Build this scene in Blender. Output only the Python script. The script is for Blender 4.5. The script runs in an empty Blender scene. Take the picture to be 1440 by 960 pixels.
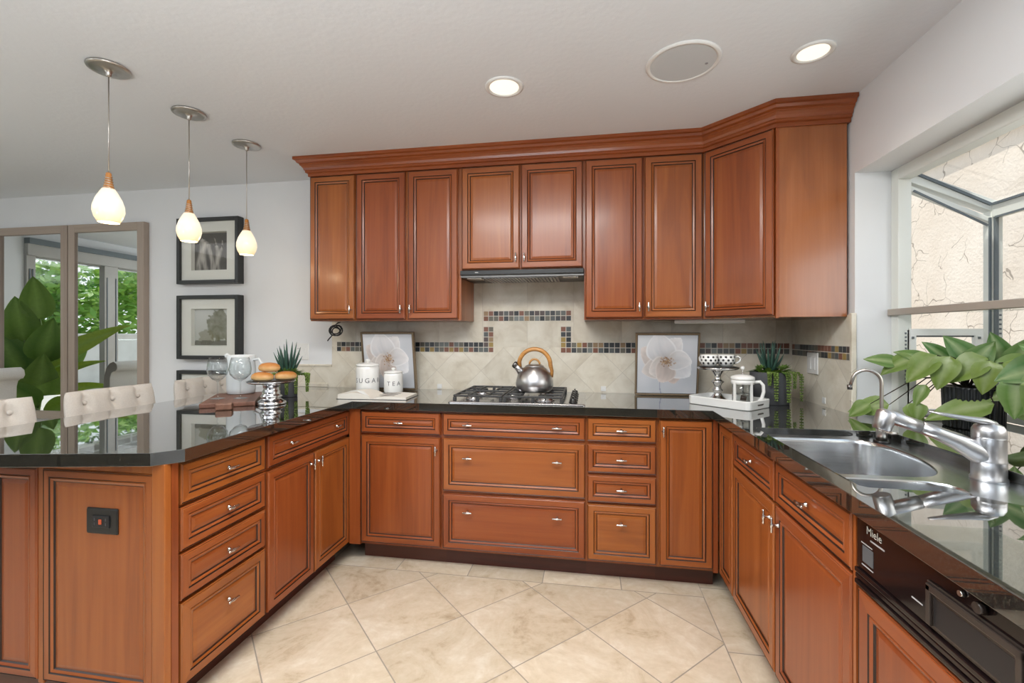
import bpy, bmesh, math, random
from mathutils import Vector, Matrix, Euler, noise
random.seed(7)
SC = bpy.context.scene
COL = SC.collection
R = math.radians
PI = math.pi
# ------------------------------------------------------------------ camera, world, sun, lights, exposure
cam_d = bpy.data.cameras.new('camera'); cam = bpy.data.objects.new('camera', cam_d); COL.objects.link(cam)
cam.location = (0, 0, 1.29); cam.rotation_euler = (R(90), 0, 0.16453)
cam_d.sensor_width = 36; cam_d.lens = 641 / 1440 * 36; cam_d.shift_y = -10 / 1440
cam_d.clip_start = 0.05; cam_d.clip_end = 200
SC.camera = cam
W = bpy.data.worlds.new('sky'); SC.world = W; W.use_nodes = True
_n = W.node_tree.nodes; _l = W.node_tree.links
_bg = _n['Background']; _tc = _n.new('ShaderNodeTexCoord'); _sx = _n.new('ShaderNodeSeparateXYZ')
_cr = _n.new('ShaderNodeValToRGB'); _l.new(_tc.outputs['Generated'], _sx.inputs[0]); _l.new(_sx.outputs['Z'], _cr.inputs[0])
_cr.color_ramp.elements[0].color = (0.95, 0.97, 1.0, 1); _cr.color_ramp.elements[1].color = (0.55, 0.74, 1.0, 1)
_l.new(_cr.outputs[0], _bg.inputs[0]); _bg.inputs[1].default_value = 1.0
def light(name, kind, loc, rot, power, color=(1, 1, 1), size=None, size_y=None, **kw):
    d = bpy.data.lights.new(name, kind); d.energy = power; d.color = color
    if kind == 'AREA':
        d.shape = 'RECTANGLE' if size_y else 'SQUARE'; d.size = size
        if size_y: d.size_y = size_y
    for k, v in kw.items(): setattr(d, k, v)
    o = bpy.data.objects.new(name, d); COL.objects.link(o); o.location = loc; o.rotation_euler = rot
    return o
light('sun', 'SUN', (0, 0, 8), Vector((0.34, 0.30, -0.89)).to_track_quat('-Z', 'Y').to_euler(), 3.0, (1, 0.95, 0.87), angle=R(1))
light('rear_fill', 'AREA', (-2.7, -3.42, 1.35), (R(90), 0, 0), 9, (0.95, 0.98, 1.0), 1.3, 1.9)  # added frontal fill from behind the camera; no window is known there
light('sink_window_daylight', 'AREA', (1.72, 1.10, 1.50), (0, R(90), 0), 6.5, (0.97, 0.99, 1.0), 0.75, 1.1)
light('rear_top_fill', 'AREA', (-0.9, -1.0, 2.36), (0, 0, 0), 10, (0.97, 0.98, 1.0), 2.6, 1.8)  # added soft overhead fill behind the camera, no known fixture
light('ceiling_up_fill', 'AREA', (-0.5, -0.55, 1.55), (R(180), 0, 0), 60, (0.90, 0.95, 1.0), 1.6, 0.8)  # added upward fill that brightens the ceiling, out of view
light('dining_up_fill', 'AREA', (-3.9, -0.6, 1.2), (R(180), 0, 0), 27, (0.90, 0.96, 1.0), 1.2, 1.2)  # added upward fill for the dining side, unseen
light('kitchen_top_fill', 'AREA', (-0.45, 0.92, 2.38), (0, 0, 0), 38, (1, 0.98, 0.95), 1.3, 0.5)  # added overhead fill just out of frame, lights the cabinet fronts
light('dining_top_fill', 'AREA', (-4.2, 0.4, 2.36), (0, 0, 0), 20, (0.97, 0.98, 1.0), 1.6, 1.6)  # added overhead fill for the dining side, no known fixture
SC.view_settings.view_transform = 'Standard'; SC.view_settings.look = 'None'
SC.view_settings.exposure = 0.43; SC.view_settings.gamma = 1.0; SC.view_settings.use_curve_mapping = False
try:
    SC.cycles.use_denoising = True
    SC.cycles.max_bounces = 10; SC.cycles.diffuse_bounces = 5; SC.cycles.glossy_bounces = 6
    SC.cycles.transparent_max_bounces = 12; SC.cycles.sample_clamp_indirect = 6; SC.cycles.caustics_reflective = False; SC.cycles.caustics_refractive = False
except Exception: pass
# ------------------------------------------------------------------ helpers: materials
class NT:
    def __init__(s, name):
        s.m = bpy.data.materials.new(name); s.m.use_nodes = True; s.t = s.m.node_tree; s.b = s.t.nodes['Principled BSDF']
    def n(s, typ, ins={}, **props):
        x = s.t.nodes.new('ShaderNode' + typ)
        for k, v in props.items(): setattr(x, k, v)
        for k, v in ins.items(): s.set(x.inputs[k], v)
        return x
    def set(s, sock, v):
        if hasattr(v, 'links') and hasattr(v, 'node'): s.t.links.new(v, sock)
        elif isinstance(v, (tuple, list)) and len(v) == 3 and sock.type == 'RGBA': sock.default_value = (*v, 1)
        else: sock.default_value = v
    def math(s, op, a, b=0.0, c=0.0):
        x = s.t.nodes.new('ShaderNodeMath'); x.operation = op
        s.set(x.inputs[0], a); s.set(x.inputs[1], b); s.set(x.inputs[2], c); return x.outputs[0]
    def mix(s, f, a, b, mode='MIX'):
        x = s.t.nodes.new('ShaderNodeMix'); x.data_type = 'RGBA'; x.blend_type = mode
        s.set(x.inputs[0], f); s.set(x.inputs[6], a); s.set(x.inputs[7], b); return x.outputs[2]
    def ramp(s, f, stops):
        x = s.t.nodes.new('ShaderNodeValToRGB'); s.set(x.inputs[0], f); e = x.color_ramp.elements
        while len(e) < len(stops): e.new(0.5)
        for q, (p, c) in zip(e, stops): q.position = p; q.color = (*c, 1) if len(c) == 3 else c
        return x.outputs[0]
    def obj(s): return s.n('TexCoord').outputs['Object']
    def geo(s): return s.n('NewGeometry').outputs['Position']
    def mapv(s, v, scale=(1, 1, 1), loc=(0, 0, 0), rot=(0, 0, 0)):
        return s.n('Mapping', {'Vector': v, 'Scale': scale, 'Location': loc, 'Rotation': rot}).outputs[0]
    def noise(s, v, scale=5, detail=4, rough=0.5, dist=0.0, out=0):
        return s.n('TexNoise', {'Vector': v, 'Scale': scale, 'Detail': detail, 'Roughness': rough, 'Distortion': dist}).outputs[out]
    def bump(s, h, strength=0.2, dist=0.01):
        s.set(s.b.inputs['Normal'], s.n('Bump', {'Height': h, 'Strength': strength, 'Distance': dist}).outputs[0])
    def p(s, **kw):
        names = dict(color='Base Color', rough='Roughness', metal='Metallic', ior='IOR', coat='Coat Weight', coat_rough='Coat Roughness', spec='Specular IOR Level', trans='Transmission Weight', emit='Emission Color', emit_s='Emission Strength', alpha='Alpha', sheen='Sheen Weight', sss='Subsurface Weight')
        for k, v in kw.items(): s.set(s.b.inputs[names[k]], v)
        return s
M = {}
def plain(name, color, rough=0.5, **kw):
    t = NT(name); t.p(color=color, rough=rough, **kw); M[name] = t.m; return t
def mottled(name, c1, c2, scale=20, rough=0.5, bump=0.0, detail=4, **kw):
    t = NT(name); f = t.noise(t.obj(), scale, detail)
    t.p(color=t.mix(t.ramp(f, [(0.3, (0, 0, 0)), (0.7, (1, 1, 1))]), c1, c2), rough=rough, **kw)
    if bump: t.bump(f, bump, 0.004)
    M[name] = t.m; return t
def wood(name, axis, dark, mid, lite, rough=0.3, vary=0.22, fine=1.0, coat=0.18):
    t = NT(name); v = t.obj(); oi = t.n('ObjectInfo').outputs['Random']
    off = t.n('CombineXYZ', {'X': t.math('MULTIPLY', oi, 37.0), 'Y': t.math('MULTIPLY', oi, 11.0), 'Z': t.math('MULTIPLY', oi, 53.0)}).outputs[0]
    v = t.n('VectorMath', {0: v, 1: off}, operation='ADD').outputs[0]
    sc = [1, 1, 1]; sc['xyz'.index(axis)] = 0.09
    big = t.noise(t.mapv(v, tuple(8 * fine * q for q in sc)), 1.0, 3, 0.5, 1.2)
    sc2 = [1, 1, 1]; sc2['xyz'.index(axis)] = 0.03
    fin = t.noise(t.mapv(v, tuple(60 * fine * q for q in sc2)), 1.0, 3, 0.6)
    ring = t.math('FRACT', t.math('MULTIPLY', big, 5.0))
    ring = t.math('POWER', t.math('ABSOLUTE', t.math('SUBTRACT', ring, 0.5)), 2.0)
    f = t.math('ADD', t.math('MULTIPLY', big, 0.65), t.math('ADD', t.math('MULTIPLY', fin, 0.35), t.math('MULTIPLY', ring, -0.22)))
    col = t.ramp(f, [(0.28, dark), (0.48, mid), (0.72, lite)])
    br = t.math('ADD', 1.0 - vary / 2, t.math('MULTIPLY', oi, vary))
    hs = t.n('HueSaturation', {'Hue': t.math('ADD', 0.494, t.math('MULTIPLY', oi, 0.012)), 'Saturation': 1.0, 'Value': br, 'Color': col}).outputs[0]
    t.p(color=hs, rough=rough, coat=coat, coat_rough=0.15)
    M[name] = t.m; return t
def granite(name):
    t = NT(name); v = t.geo()
    vo = t.n('TexVoronoi', {'Vector': v, 'Scale': 420.0}, feature='F1').outputs['Color']
    r = t.n('SeparateColor', {0: vo}).outputs[0]
    n2 = t.noise(v, 150, 4, 0.7)
    f = t.math('ADD', t.math('MULTIPLY', r, 0.6), t.math('MULTIPLY', n2, 0.5))
    col = t.ramp(f, [(0.0, (.006, .007, .007)), (0.55, (.011, .013, .012)), (0.70, (.022, .024, .020)), (0.82, (.055, .045, .028)), (0.95, (.09, .085, .07))])
    t.p(color=col, rough=0.03, ior=1.8, coat=1.0, coat_rough=0.01); t.b.inputs['Coat IOR'].default_value = 1.8
    M[name] = t.m; return t
def tile_floor(name, cx, cy, hd, bx, by):
    t = NT(name); g = t.n('SeparateXYZ', {0: t.geo()}); x, y = g.outputs[0], g.outputs[1]
    dx, dy = t.math('SUBTRACT', x, cx), t.math('SUBTRACT', y, cy)
    u = t.math('MULTIPLY', t.math('ADD', dx, dy), 0.5 / hd); w = t.math('MULTIPLY', t.math('SUBTRACT', dx, dy), 0.5 / hd)
    def cell(a): return t.math('FLOOR', a)
    def edge(a, sz): # distance to the tile edge in metres
        fr = t.math('FRACT', a); return t.math('MULTIPLY', t.math('MINIMUM', fr, t.math('SUBTRACT', 1.0, fr)), sz)
    side = hd * 1.41421
    de = t.math('MINIMUM', edge(u, side), edge(w, side))
    a = t.math('MULTIPLY', t.math('SUBTRACT', x, -0.635), 1 / 0.402); b = t.math('MULTIPLY', t.math('SUBTRACT', y, 1.97), 1 / 0.48)
    inb = t.math('GREATER_THAN', y, by); inr = t.math('GREATER_THAN', x, bx)
    dB = t.math('MINIMUM', edge(a, 0.402), t.math('ABSOLUTE', t.math('SUBTRACT', y, by)))
    dR = t.math('MINIMUM', edge(b, 0.48), t.math('ABSOLUTE', t.math('SUBTRACT', x, bx)))
    def sel(c, p, q): # c ? p : q
        return t.math('ADD', t.math('MULTIPLY', c, p), t.math('MULTIPLY', t.math('SUBTRACT', 1.0, c), q))
    d = sel(inr, dR, sel(inb, dB, t.math('MINIMUM', de, t.math('MINIMUM', t.math('ABSOLUTE', t.math('SUBTRACT', y, by)), t.math('ABSOLUTE', t.math('SUBTRACT', x, bx))))))
    idv = t.n('CombineXYZ', {'X': sel(inr, 77.0, sel(inb, cell(a), cell(u))), 'Y': sel(inr, cell(b), sel(inb, 55.0, cell(w))), 'Z': 0.0}).outputs[0]
    rnd = t.n('TexWhiteNoise', {'Vector': idv}, noise_dimensions='3D')
    v = t.n('VectorMath', {0: t.geo(), 1: t.n('VectorMath', {0: rnd.outputs['Color'], 'Scale': 9.0}, operation='SCALE').outputs[0]}, operation='ADD').outputs[0]
    n1 = t.noise(v, 4.5, 8, 0.66, 1.2); n2 = t.noise(v, 30, 3, 0.6)
    f = t.math('ADD', t.math('MULTIPLY', n1, 0.8), t.math('MULTIPLY', n2, 0.25))
    col = t.ramp(f, [(0.32, (.46, .35, .22)), (0.46, (.65, .54, .385)), (0.58, (.72, .615, .46)), (0.72, (.81, .735, .60))])
    col = t.n('HueSaturation', {'Value': t.math('ADD', 0.86, t.math('MULTIPLY', rnd.outputs['Value'], 0.16)), 'Saturation': 0.95, 'Color': col}).outputs[0]
    gr = t.math('LESS_THAN', d, 0.0024)
    t.p(color=t.mix(gr, col, (.30, .26, .21)), rough=t.math('ADD', 0.22, t.math('MULTIPLY', gr, 0.5)))
    t.bump(t.math('SUBTRACT', t.math('MULTIPLY', n2, 0.1), gr), 0.25, 0.002)
    M[name] = t.m; return t
def tile_splash(name, ax):
    # ax 0: tiles on the back wall (x, z); 1: on the side wall (y, z)
    t = NT(name); g = t.n('SeparateXYZ', {0: t.geo()}); x, z = g.outputs[ax], g.outputs[2]
    hd = 0.155 * 1.0
    def edge(a, sz):
        fr = t.math('FRACT', a); return t.math('MULTIPLY', t.math('MINIMUM', fr, t.math('SUBTRACT', 1.0, fr)), sz)
    dx, dz = t.math('SUBTRACT', x, -0.40), t.math('SUBTRACT', z, 1.045)
    u = t.math('MULTIPLY', t.math('ADD', dx, dz), 0.5 / hd); w = t.math('MULTIPLY', t.math('SUBTRACT', dx, dz), 0.5 / hd)
    de = t.math('MINIMUM', edge(u, hd * 1.414), edge(w, hd * 1.414))
    a = t.math('MULTIPLY', t.math('SUBTRACT', x, -0.70), 1 / 0.305)
    up = t.math('GREATER_THAN', z, 1.205)
    ds = edge(a, 0.305)
    def sel(c, p, q): return t.math('ADD', t.math('MULTIPLY', c, p), t.math('MULTIPLY', t.math('SUBTRACT', 1.0, c), q))
    d = sel(up, ds, de)
    idv = t.n('CombineXYZ', {'X': sel(up, t.math('FLOOR', a), t.math('FLOOR', u)), 'Y': sel(up, 33.0, t.math('FLOOR', w)), 'Z': float(ax)}).outputs[0]
    rnd = t.n('TexWhiteNoise', {'Vector': idv}, noise_dimensions='3D')
    v = t.n('VectorMath', {0: t.geo(), 1: t.n('VectorMath', {0: rnd.outputs['Color'], 'Scale': 7.0}, operation='SCALE').outputs[0]}, operation='ADD').outputs[0]
    n1 = t.noise(v, 7, 6, 0.6, 0.6)
    col = t.ramp(n1, [(0.3, (.60, .535, .42)), (0.5, (.73, .675, .56)), (0.7, (.82, .775, .67))])
    col = t.n('HueSaturation', {'Value': t.math('ADD', 0.93, t.math('MULTIPLY', rnd.outputs['Value'], 0.12)), 'Color': col}).outputs[0]
    gr = t.math('LESS_THAN', d, 0.0013)
    t.p(color=t.mix(gr, col, (.58, .53, .44)), rough=0.3)
    M[name] = t.m; return t
CH = ((.205, .050, .0115), (.285, .074, .0160), (.37, .112, .026))
wood('cherry_v', 'z', *CH); wood('cherry_h', 'x', *CH)
wood('cherry_end', 'z', (.24, .070, .020), (.32, .098, .027), (.40, .135, .042), vary=0.08, rough=0.25, coat=0.6)
plain('cherry_glaze', (.020, .0065, .0035), 0.4)
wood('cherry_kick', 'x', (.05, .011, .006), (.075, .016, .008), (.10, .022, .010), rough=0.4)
wood('walnut', 'x', (.10, .042, .026), (.17, .075, .048), (.24, .115, .075), rough=0.5, coat=0, fine=1.5)
wood('taupe_wood', 'z', (.30, .24, .19), (.37, .305, .25), (.43, .36, .30), rough=0.5, coat=0, vary=.06)
wood('taupe_wood_h', 'x', (.30, .24, .19), (.37, .305, .25), (.43, .36, .30), rough=0.5, coat=0, vary=.06)
wood('kettle_wood', 'x', (.25, .10, .02), (.42, .19, .05), (.55, .28, .09), rough=0.35, fine=3)
granite('granite')
wood('dark_reflection_wood', 'y', (.035, .018, .010), (.055, .028, .015), (.08, .042, .024), rough=0.35, fine=.7)  # for the added unseen floor, dark to keep reflections dark
tile_floor('travertine', -0.283, 1.741, 0.2835, 0.562, 2.362)
tile_splash('tile_back', 0); tile_splash('tile_side', 1)
t = mottled('paint_white', (.735, .75, .765), (.76, .775, .79), 3, 0.6)
t = NT('ceiling_paint'); f = t.noise(t.geo(), 45, 3, 0.5); t.p(color=(.77, .80, .835), rough=0.75); t.bump(f, 0.25, 0.004); M['ceiling_paint'] = t.m
plain('dark_reflection_paint', (.20, .18, .16), 0.7)  # unseen rear wall made dark so granite edges and wood reflect less
plain('trim_white', (.80, .81, .80), 0.45)
t = plain('window_vinyl', (.72, .74, .70), 0.4)
plain('gasket', (.13, .155, .17), 0.5)
plain('steel', (.60, .60, .61), 0.24, metal=1.0); plain('chrome', (.70, .69, .68), 0.16, metal=1.0)
plain('nickel', (.52, .49, .45), 0.28, metal=1.0); plain('gunmetal', (.16, .155, .15), 0.35, metal=1.0)
t = NT('sink_steel'); f = t.noise(t.mapv(t.geo(), (4, 4, 120)), 1.0, 2); t.p(color=(.62, .64, .66), metal=1.0, rough=t.math('ADD', 0.16, t.math('MULTIPLY', f, 0.12))); M['sink_steel'] = t.m
t = NT('brushed_steel'); f = t.noise(t.mapv(t.obj(), (3, 3, 90)), 1.0, 2); t.p(color=(.52, .52, .53), metal=1.0, rough=t.math('ADD', 0.24, t.math('MULTIPLY', f, 0.16))); M['brushed_steel'] = t.m
t = NT('hammered_silver'); t.p(color=(.62, .62, .63), metal=1.0, rough=0.16); vv = t.n('TexVoronoi', {'Vector': t.obj(), 'Scale': 70.0}).outputs[0]; t.bump(vv, 0.25, 0.003); M['hammered_silver'] = t.m
mottled('cast_iron', (.022, .022, .022), (.05, .05, .05), 120, 0.55, 0.2)
plain('black_plastic', (.012, .012, .012), 0.3); plain('black_gloss', (.010, .006, .006), 0.08)
plain('dark_panel', (.035, .026, .022), 0.25); plain('grey_ink', (.42, .42, .42), 0.5)
plain('white_gloss', (.82, .82, .80), 0.15, coat=0.4); plain('white_matte', (.80, .80, .78), 0.5)
plain('ceramic_pale', (.74, .79, .82), 0.2)
plain('black_frame', (.022, .024, .024), 0.35); plain('mat_board', (.68, .69, .64), 0.8); plain('grey_frame', (.20, .20, .18), 0.35)
plain('mirror_glass', (.90, .94, .93), 0.0, metal=1.0)
plain('ink_black', (.012, .012, .014), 0.4); plain('ink_grey', (.10, .10, .11), 0.6)
plain('pot_charcoal', (.085, .088, .095), 0.7); plain('pot_black', (.012, .014, .016), 0.35)
plain('soil', (.03, .02, .012), 0.9)
plain('coffee', (.02, .009, .004), 0.3)
mottled('linen', (.60, .555, .50), (.66, .615, .56), 180, 0.85, 0.15, sheen=0.3)
mottled('linen_cool', (.58, .58, .55), (.64, .64, .61), 180, 0.85, 0.15, sheen=0.3)
mottled('dark_leg', (.05, .03, .02), (.08, .05, .03), 20, 0.4)
t = NT('bread'); g = t.n('SeparateXYZ', {0: t.obj()}); f = t.math('ADD', t.math('ADD', t.math('MULTIPLY', g.outputs[2], 19.0), 0.22), t.math('MULTIPLY', t.noise(t.obj(), 30, 4), 0.4))
t.p(color=t.ramp(f, [(0.0, (.70, .50, .27)), (0.35, (.66, .40, .16)), (0.7, (.50, .21, .05)), (1.0, (.34, .11, .022))]), rough=0.45); M['bread'] = t.m
plain('paper', (.74, .70, .63), 0.7); plain('paper_print', (.36, .34, .32), 0.7)
plain('bronze_frame', (.26, .19, .12), 0.35, metal=0.6)
def leafmat(name, rough=0.35, transl=0.25):
    t = NT(name); a = t.n('VertexColor', layer_name='tint').outputs[0]
    f = t.noise(t.obj(), 40, 3); c = t.mix(t.math('MULTIPLY', f, 0.35), a, (.03, .09, .015), 'MIX')
    t.p(color=c, rough=rough); t.bump(t.noise(t.mapv(t.obj(), (1, 1, 1)), 55, 2), 0.25, 0.004); tr = t.n('BsdfTranslucent', {'Color': c}); mx = t.n('MixShader', {0: transl, 1: t.b.outputs[0], 2: tr.outputs[0]})
    t.t.links.new(mx.outputs[0], t.t.nodes['Material Output'].inputs[0]); M[name] = t.m
leafmat('leaf'); leafmat('leaf_outdoor', 0.5, 0.35)
t = NT('painted_picture'); t.p(color=t.n('VertexColor', layer_name='tint').outputs[0], rough=0.6); M['painted_picture'] = t.m
def arch_glass(name, tint=(1, 1, 1), refl=1.0, ior=1.45):
    t = NT(name); fr = t.math('ADD', 0.04, t.math('MULTIPLY', t.math('POWER', t.n('LayerWeight', {'Blend': 0.5}).outputs['Facing'], 4.0), 0.75))
    tr = t.n('BsdfTransparent', {'Color': tint}); gl = t.n('BsdfGlossy', {'Roughness': 0.0})
    mx = t.n('MixShader', {0: t.math('MULTIPLY', fr, refl), 1: tr.outputs[0], 2: gl.outputs[0]})
    t.t.links.new(mx.outputs[0], t.t.nodes['Material Output'].inputs[0]); M[name] = t.m
arch_glass('pane_glass', (.97, .98, .97)); arch_glass('picture_glass', (1, 1, 1), 0.5); arch_glass('vessel_glass', (.94, .955, .955), 1.5, 1.5); arch_glass('shelf_glass', (.93, .96, .94), 1.0)
def emitter(name, color, s, base=(.9, .9, .9)):
    t = NT(name); t.p(color=base, rough=0.4, emit=color, emit_s=s); M[name] = t.m
plain('shelf_edge', (.36, .32, .275), 0.45)
emitter('lamp_lens', (1, .90, .72), 0.8, (.5, .5, .5))
t = NT('pendant_glass'); g = t.n('SeparateXYZ', {0: t.obj()}); c = t.ramp(t.math('MULTIPLY', g.outputs[2], 7.0), [(0.0, (1, .66, .28)), (0.18, (1, .78, .48)), (0.6, (1, .87, .66)), (1.0, (1, .78, .48))])
t.p(color=(.45, .42, .36), rough=0.15, emit=c, emit_s=0.66); M['pendant_glass'] = t.m
plain('amber_glass', (.42, .17, .035), 0.3, coat=0.5)
t = NT('stucco'); v = t.geo(); n1 = t.noise(v, 2.2, 3, 0.5); n2 = t.noise(v, 40, 4, 0.6)
vn = t.n('VectorMath', {0: v, 1: t.n('VectorMath', {0: t.noise(v, 2.5, 3, 0.5, 0, 1), 'Scale': 0.5}, operation='SCALE').outputs[0]}, operation='ADD').outputs[0]
ck = t.n('TexVoronoi', {'Vector': vn, 'Scale': 3.8}, feature='DISTANCE_TO_EDGE').outputs[0]
gate = t.math('GREATER_THAN', t.noise(v, 2.4, 2), 0.50)
line = t.math('MULTIPLY', t.math('LESS_THAN', ck, t.math('MULTIPLY', t.noise(v, 6.0, 2), 0.020)), gate)
col = t.ramp(n1, [(0.3, (.68, .575, .47)), (0.7, (.78, .69, .59))])
t.p(color=t.mix(line, col, (.36, .30, .24)), rough=0.9); t.bump(t.math('ADD', n2, t.math('MULTIPLY', n1, 1.5)), 0.4, 0.02); M['stucco'] = t.m
mottled('stucco_white', (.66, .64, .60), (.76, .74, .70), 4, 0.9, 0.3)
mottled('concrete', (.50, .47, .43), (.60, .57, .52), 6, 0.9)
mottled('lawn', (.08, .20, .03), (.16, .34, .06), 25, 0.9)
mottled('patio_paint', (.42, .41, .39), (.46, .45, .43), 5, 0.7)
# ------------------------------------------------------------------ helpers: meshes and things
class MB:
    def __init__(s): s.v = []; s.f = []; s.m = []; s.sm = []; s.c = None
    def add(s, vs, fs, m=0, smooth=False):
        o = len(s.v); s.v += [tuple(q) for q in vs]
        for f in fs: s.f.append([o + i for i in f]); s.m.append(m); s.sm.append(smooth)
        return o
    def box(s, a, b, m=0, mat=None):
        x0, y0, z0 = a; x1, y1, z1 = b
        vs = [Vector(q) for q in ((x0, y0, z0), (x1, y0, z0), (x1, y1, z0), (x0, y1, z0), (x0, y0, z1), (x1, y0, z1), (x1, y1, z1), (x0, y1, z1))]
        if mat: vs = [mat @ q for q in vs]
        s.add(vs, [(3, 2, 1, 0), (4, 5, 6, 7), (0, 1, 5, 4), (1, 2, 6, 5), (2, 3, 7, 6), (3, 0, 4, 7)], m); return s
    def bar(s, p, q, w, h, m=0, up=(0, 0, 1)):
        p, q = Vector(p), Vector(q); d = (q - p); L = d.length; d.normalize(); u = Vector(up); r = d.cross(u)
        if r.length < 1e-4: r = d.cross(Vector((0, 1, 0)))
        r.normalize(); u = r.cross(d)
        mt = Matrix((( *(r * 1),), (*d,), (*u,))).transposed().to_4x4(); mt.translation = p
        return s.box((-w / 2, 0, -h / 2), (w / 2, L, h / 2), m, mt)
    def rings(s, rings, m=0, smooth=True, cap0=False, cap1=False, closed=True):
        n = len(rings[0]); o = len(s.v)
        for r in rings: s.v += [tuple(q) for q in r]
        for i in range(len(rings) - 1):
            mm = m[i] if isinstance(m, (list, tuple)) else m
            for j in range(n if closed else n - 1):
                k = (j + 1) % n
                s.f.append([o + i * n + j, o + i * n + k, o + (i + 1) * n + k, o + (i + 1) * n + j]); s.m.append(mm); s.sm.append(smooth)
        m0 = m[0] if isinstance(m, (list, tuple)) else m; m1 = m[-1] if isinstance(m, (list, tuple)) else m
        if cap0: s.f.append([o + j for j in range(n)][::-1]); s.m.append(m0); s.sm.append(False)
        if cap1: s.f.append([o + (len(rings) - 1) * n + j for j in range(n)]); s.m.append(m1); s.sm.append(False)
        return s
    def lathe(s, prof, seg=32, c=(0, 0, 0), m=0, smooth=True, cap0=True, cap1=True, mat=None):
        rs = []
        for r, z in prof:
            ring = [Vector((c[0] + max(r, 1e-5) * math.cos(2 * PI * j / seg), c[1] + max(r, 1e-5) * math.sin(2 * PI * j / seg), c[2] + z)) for j in range(seg)]
            if mat: ring = [mat @ q for q in ring]
            rs.append(ring)
        return s.rings(rs, m, smooth, cap0, cap1)
    def tube(s, pts, rad, seg=10, m=0, caps=True, flat=None):
        pts = [Vector(p) for p in pts]; n = len(pts); rs = []; prev = None
        for i, p in enumerate(pts):
            d = (pts[min(i + 1, n - 1)] - pts[max(i - 1, 0)]).normalized()
            if prev is None:
                a = Vector((0, 0, 1)) if abs(d.z) < 0.9 else Vector((1, 0, 0)); u = d.cross(a).normalized()
            else: u = (prev - d * prev.dot(d)).normalized()
            prev = u; w = d.cross(u); r = rad[i] if isinstance(rad, (list, tuple)) else rad
            fl = flat or (1, 1)
            rs.append([p + (u * math.cos(2 * PI * j / seg) * fl[0] + w * math.sin(2 * PI * j / seg) * fl[1]) * r for j in range(seg)])
        return s.rings(rs, m, True, caps, caps)
    def prism(s, poly, z0, z1, m=0):
        n = len(poly); a = [(x, y, z0) for x, y in poly]; b = [(x, y, z1) for x, y in poly]
        s.add(a + b, [list(range(n))[::-1], list(range(n, 2 * n))] + [[j, (j + 1) % n, n + (j + 1) % n, n + j] for j in range(n)], m); return s
    def sphere(s, c, r, m=0, seg=12, rings=8, mat=None):
        sx, sy, sz = r if isinstance(r, (tuple, list)) else (r, r, r); rs = []
        for i in range(rings + 1):
            a = -PI / 2 + PI * i / rings; cr = max(math.cos(a), 1e-4)
            ring = [Vector((c[0] + sx * cr * math.cos(2 * PI * j / seg), c[1] + sy * cr * math.sin(2 * PI * j / seg), c[2] + sz * math.sin(a))) for j in range(seg)]
            rs.append([mat @ q for q in ring] if mat else ring)
        return s.rings(rs, m, True)
    def build(s, name, mats, parent=None, loc=(0, 0, 0), rot=(0, 0, 0), bevel=0, seg=2, kind=None, colors=None, subsurf=0):
        me = bpy.data.meshes.new(name); me.from_pydata(s.v, [], s.f)
        if not isinstance(mats, (list, tuple)): mats = [mats]
        for q in mats: me.materials.append(M[q] if isinstance(q, str) else q)
        for p, mi, sm in zip(me.polygons, s.m, s.sm): p.material_index = mi; p.use_smooth = sm
        if colors:
            at = me.color_attributes.new('tint', 'FLOAT_COLOR', 'POINT')
            for i, c in enumerate(colors): at.data[i].color = (*c, 1)
        me.validate(); me.update()
        bm = bmesh.new(); bm.from_mesh(me); bmesh.ops.recalc_face_normals(bm, faces=bm.faces) if not colors else None; bm.to_mesh(me); bm.free()
        o = bpy.data.objects.new(name, me); COL.objects.link(o); o.location = loc; o.rotation_euler = rot
        if parent: o.parent = parent
        if bevel:
            b = o.modifiers.new('bevel', 'BEVEL'); b.width = bevel; b.segments = seg; b.limit_method = 'ANGLE'; b.angle_limit = R(40)
        if subsurf:
            b = o.modifiers.new('sub', 'SUBSURF'); b.levels = b.render_levels = subsurf
        if kind: o['kind'] = kind
        return o
def thing(name, label, cat, loc=(0, 0, 0), rz=0, group=None):
    o = bpy.data.objects.new(name, None); COL.objects.link(o); o.empty_display_size = 0.05
    o.location = loc; o.rotation_euler = (0, 0, rz); return tag(o, label, cat, group)
def tag(o, label, cat, group=None):
    o['label'] = label; o['category'] = cat
    if group: o['group'] = group
    return o
def struct(o): o['kind'] = 'structure'; return o
def dup(root, loc=None, rz=None, label=None):
    def cp(o, par):
        c = o.copy(); COL.objects.link(c)
        if par: c.parent = par
        for ch in list(o.children): cp(ch, c)
        return c
    r = cp(root, None)
    if loc is not None: r.location = loc
    if rz is not None: r.rotation_euler = (0, 0, rz)
    if label: r['label'] = label
    return r
def arc(c, r, a0, a1, n, plane='xz'):
    out = []
    for i in range(n + 1):
        a = R(a0 + (a1 - a0) * i / n); u, w = r * math.cos(a), r * math.sin(a)
        out.append(Vector((c[0] + u, c[1], c[2] + w)) if plane == 'xz' else Vector((c[0], c[1] + u, c[2] + w)) if plane == 'yz' else Vector((c[0] + u, c[1] + w, c[2])))
    return out
def rrect(w, d, r, n=6, c=(0, 0), z=0.0):
    out = []
    for k, (sx, sy) in enumerate(((1, 1), (-1, 1), (-1, -1), (1, -1))):
        for i in range(n + 1):
            a = PI / 2 * k + PI / 2 * i / n
            out.append(Vector((c[0] + sx * (w / 2 - r) + r * math.cos(a), c[1] + sy * (d / 2 - r) + r * math.sin(a), z)))
    return out
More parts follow.
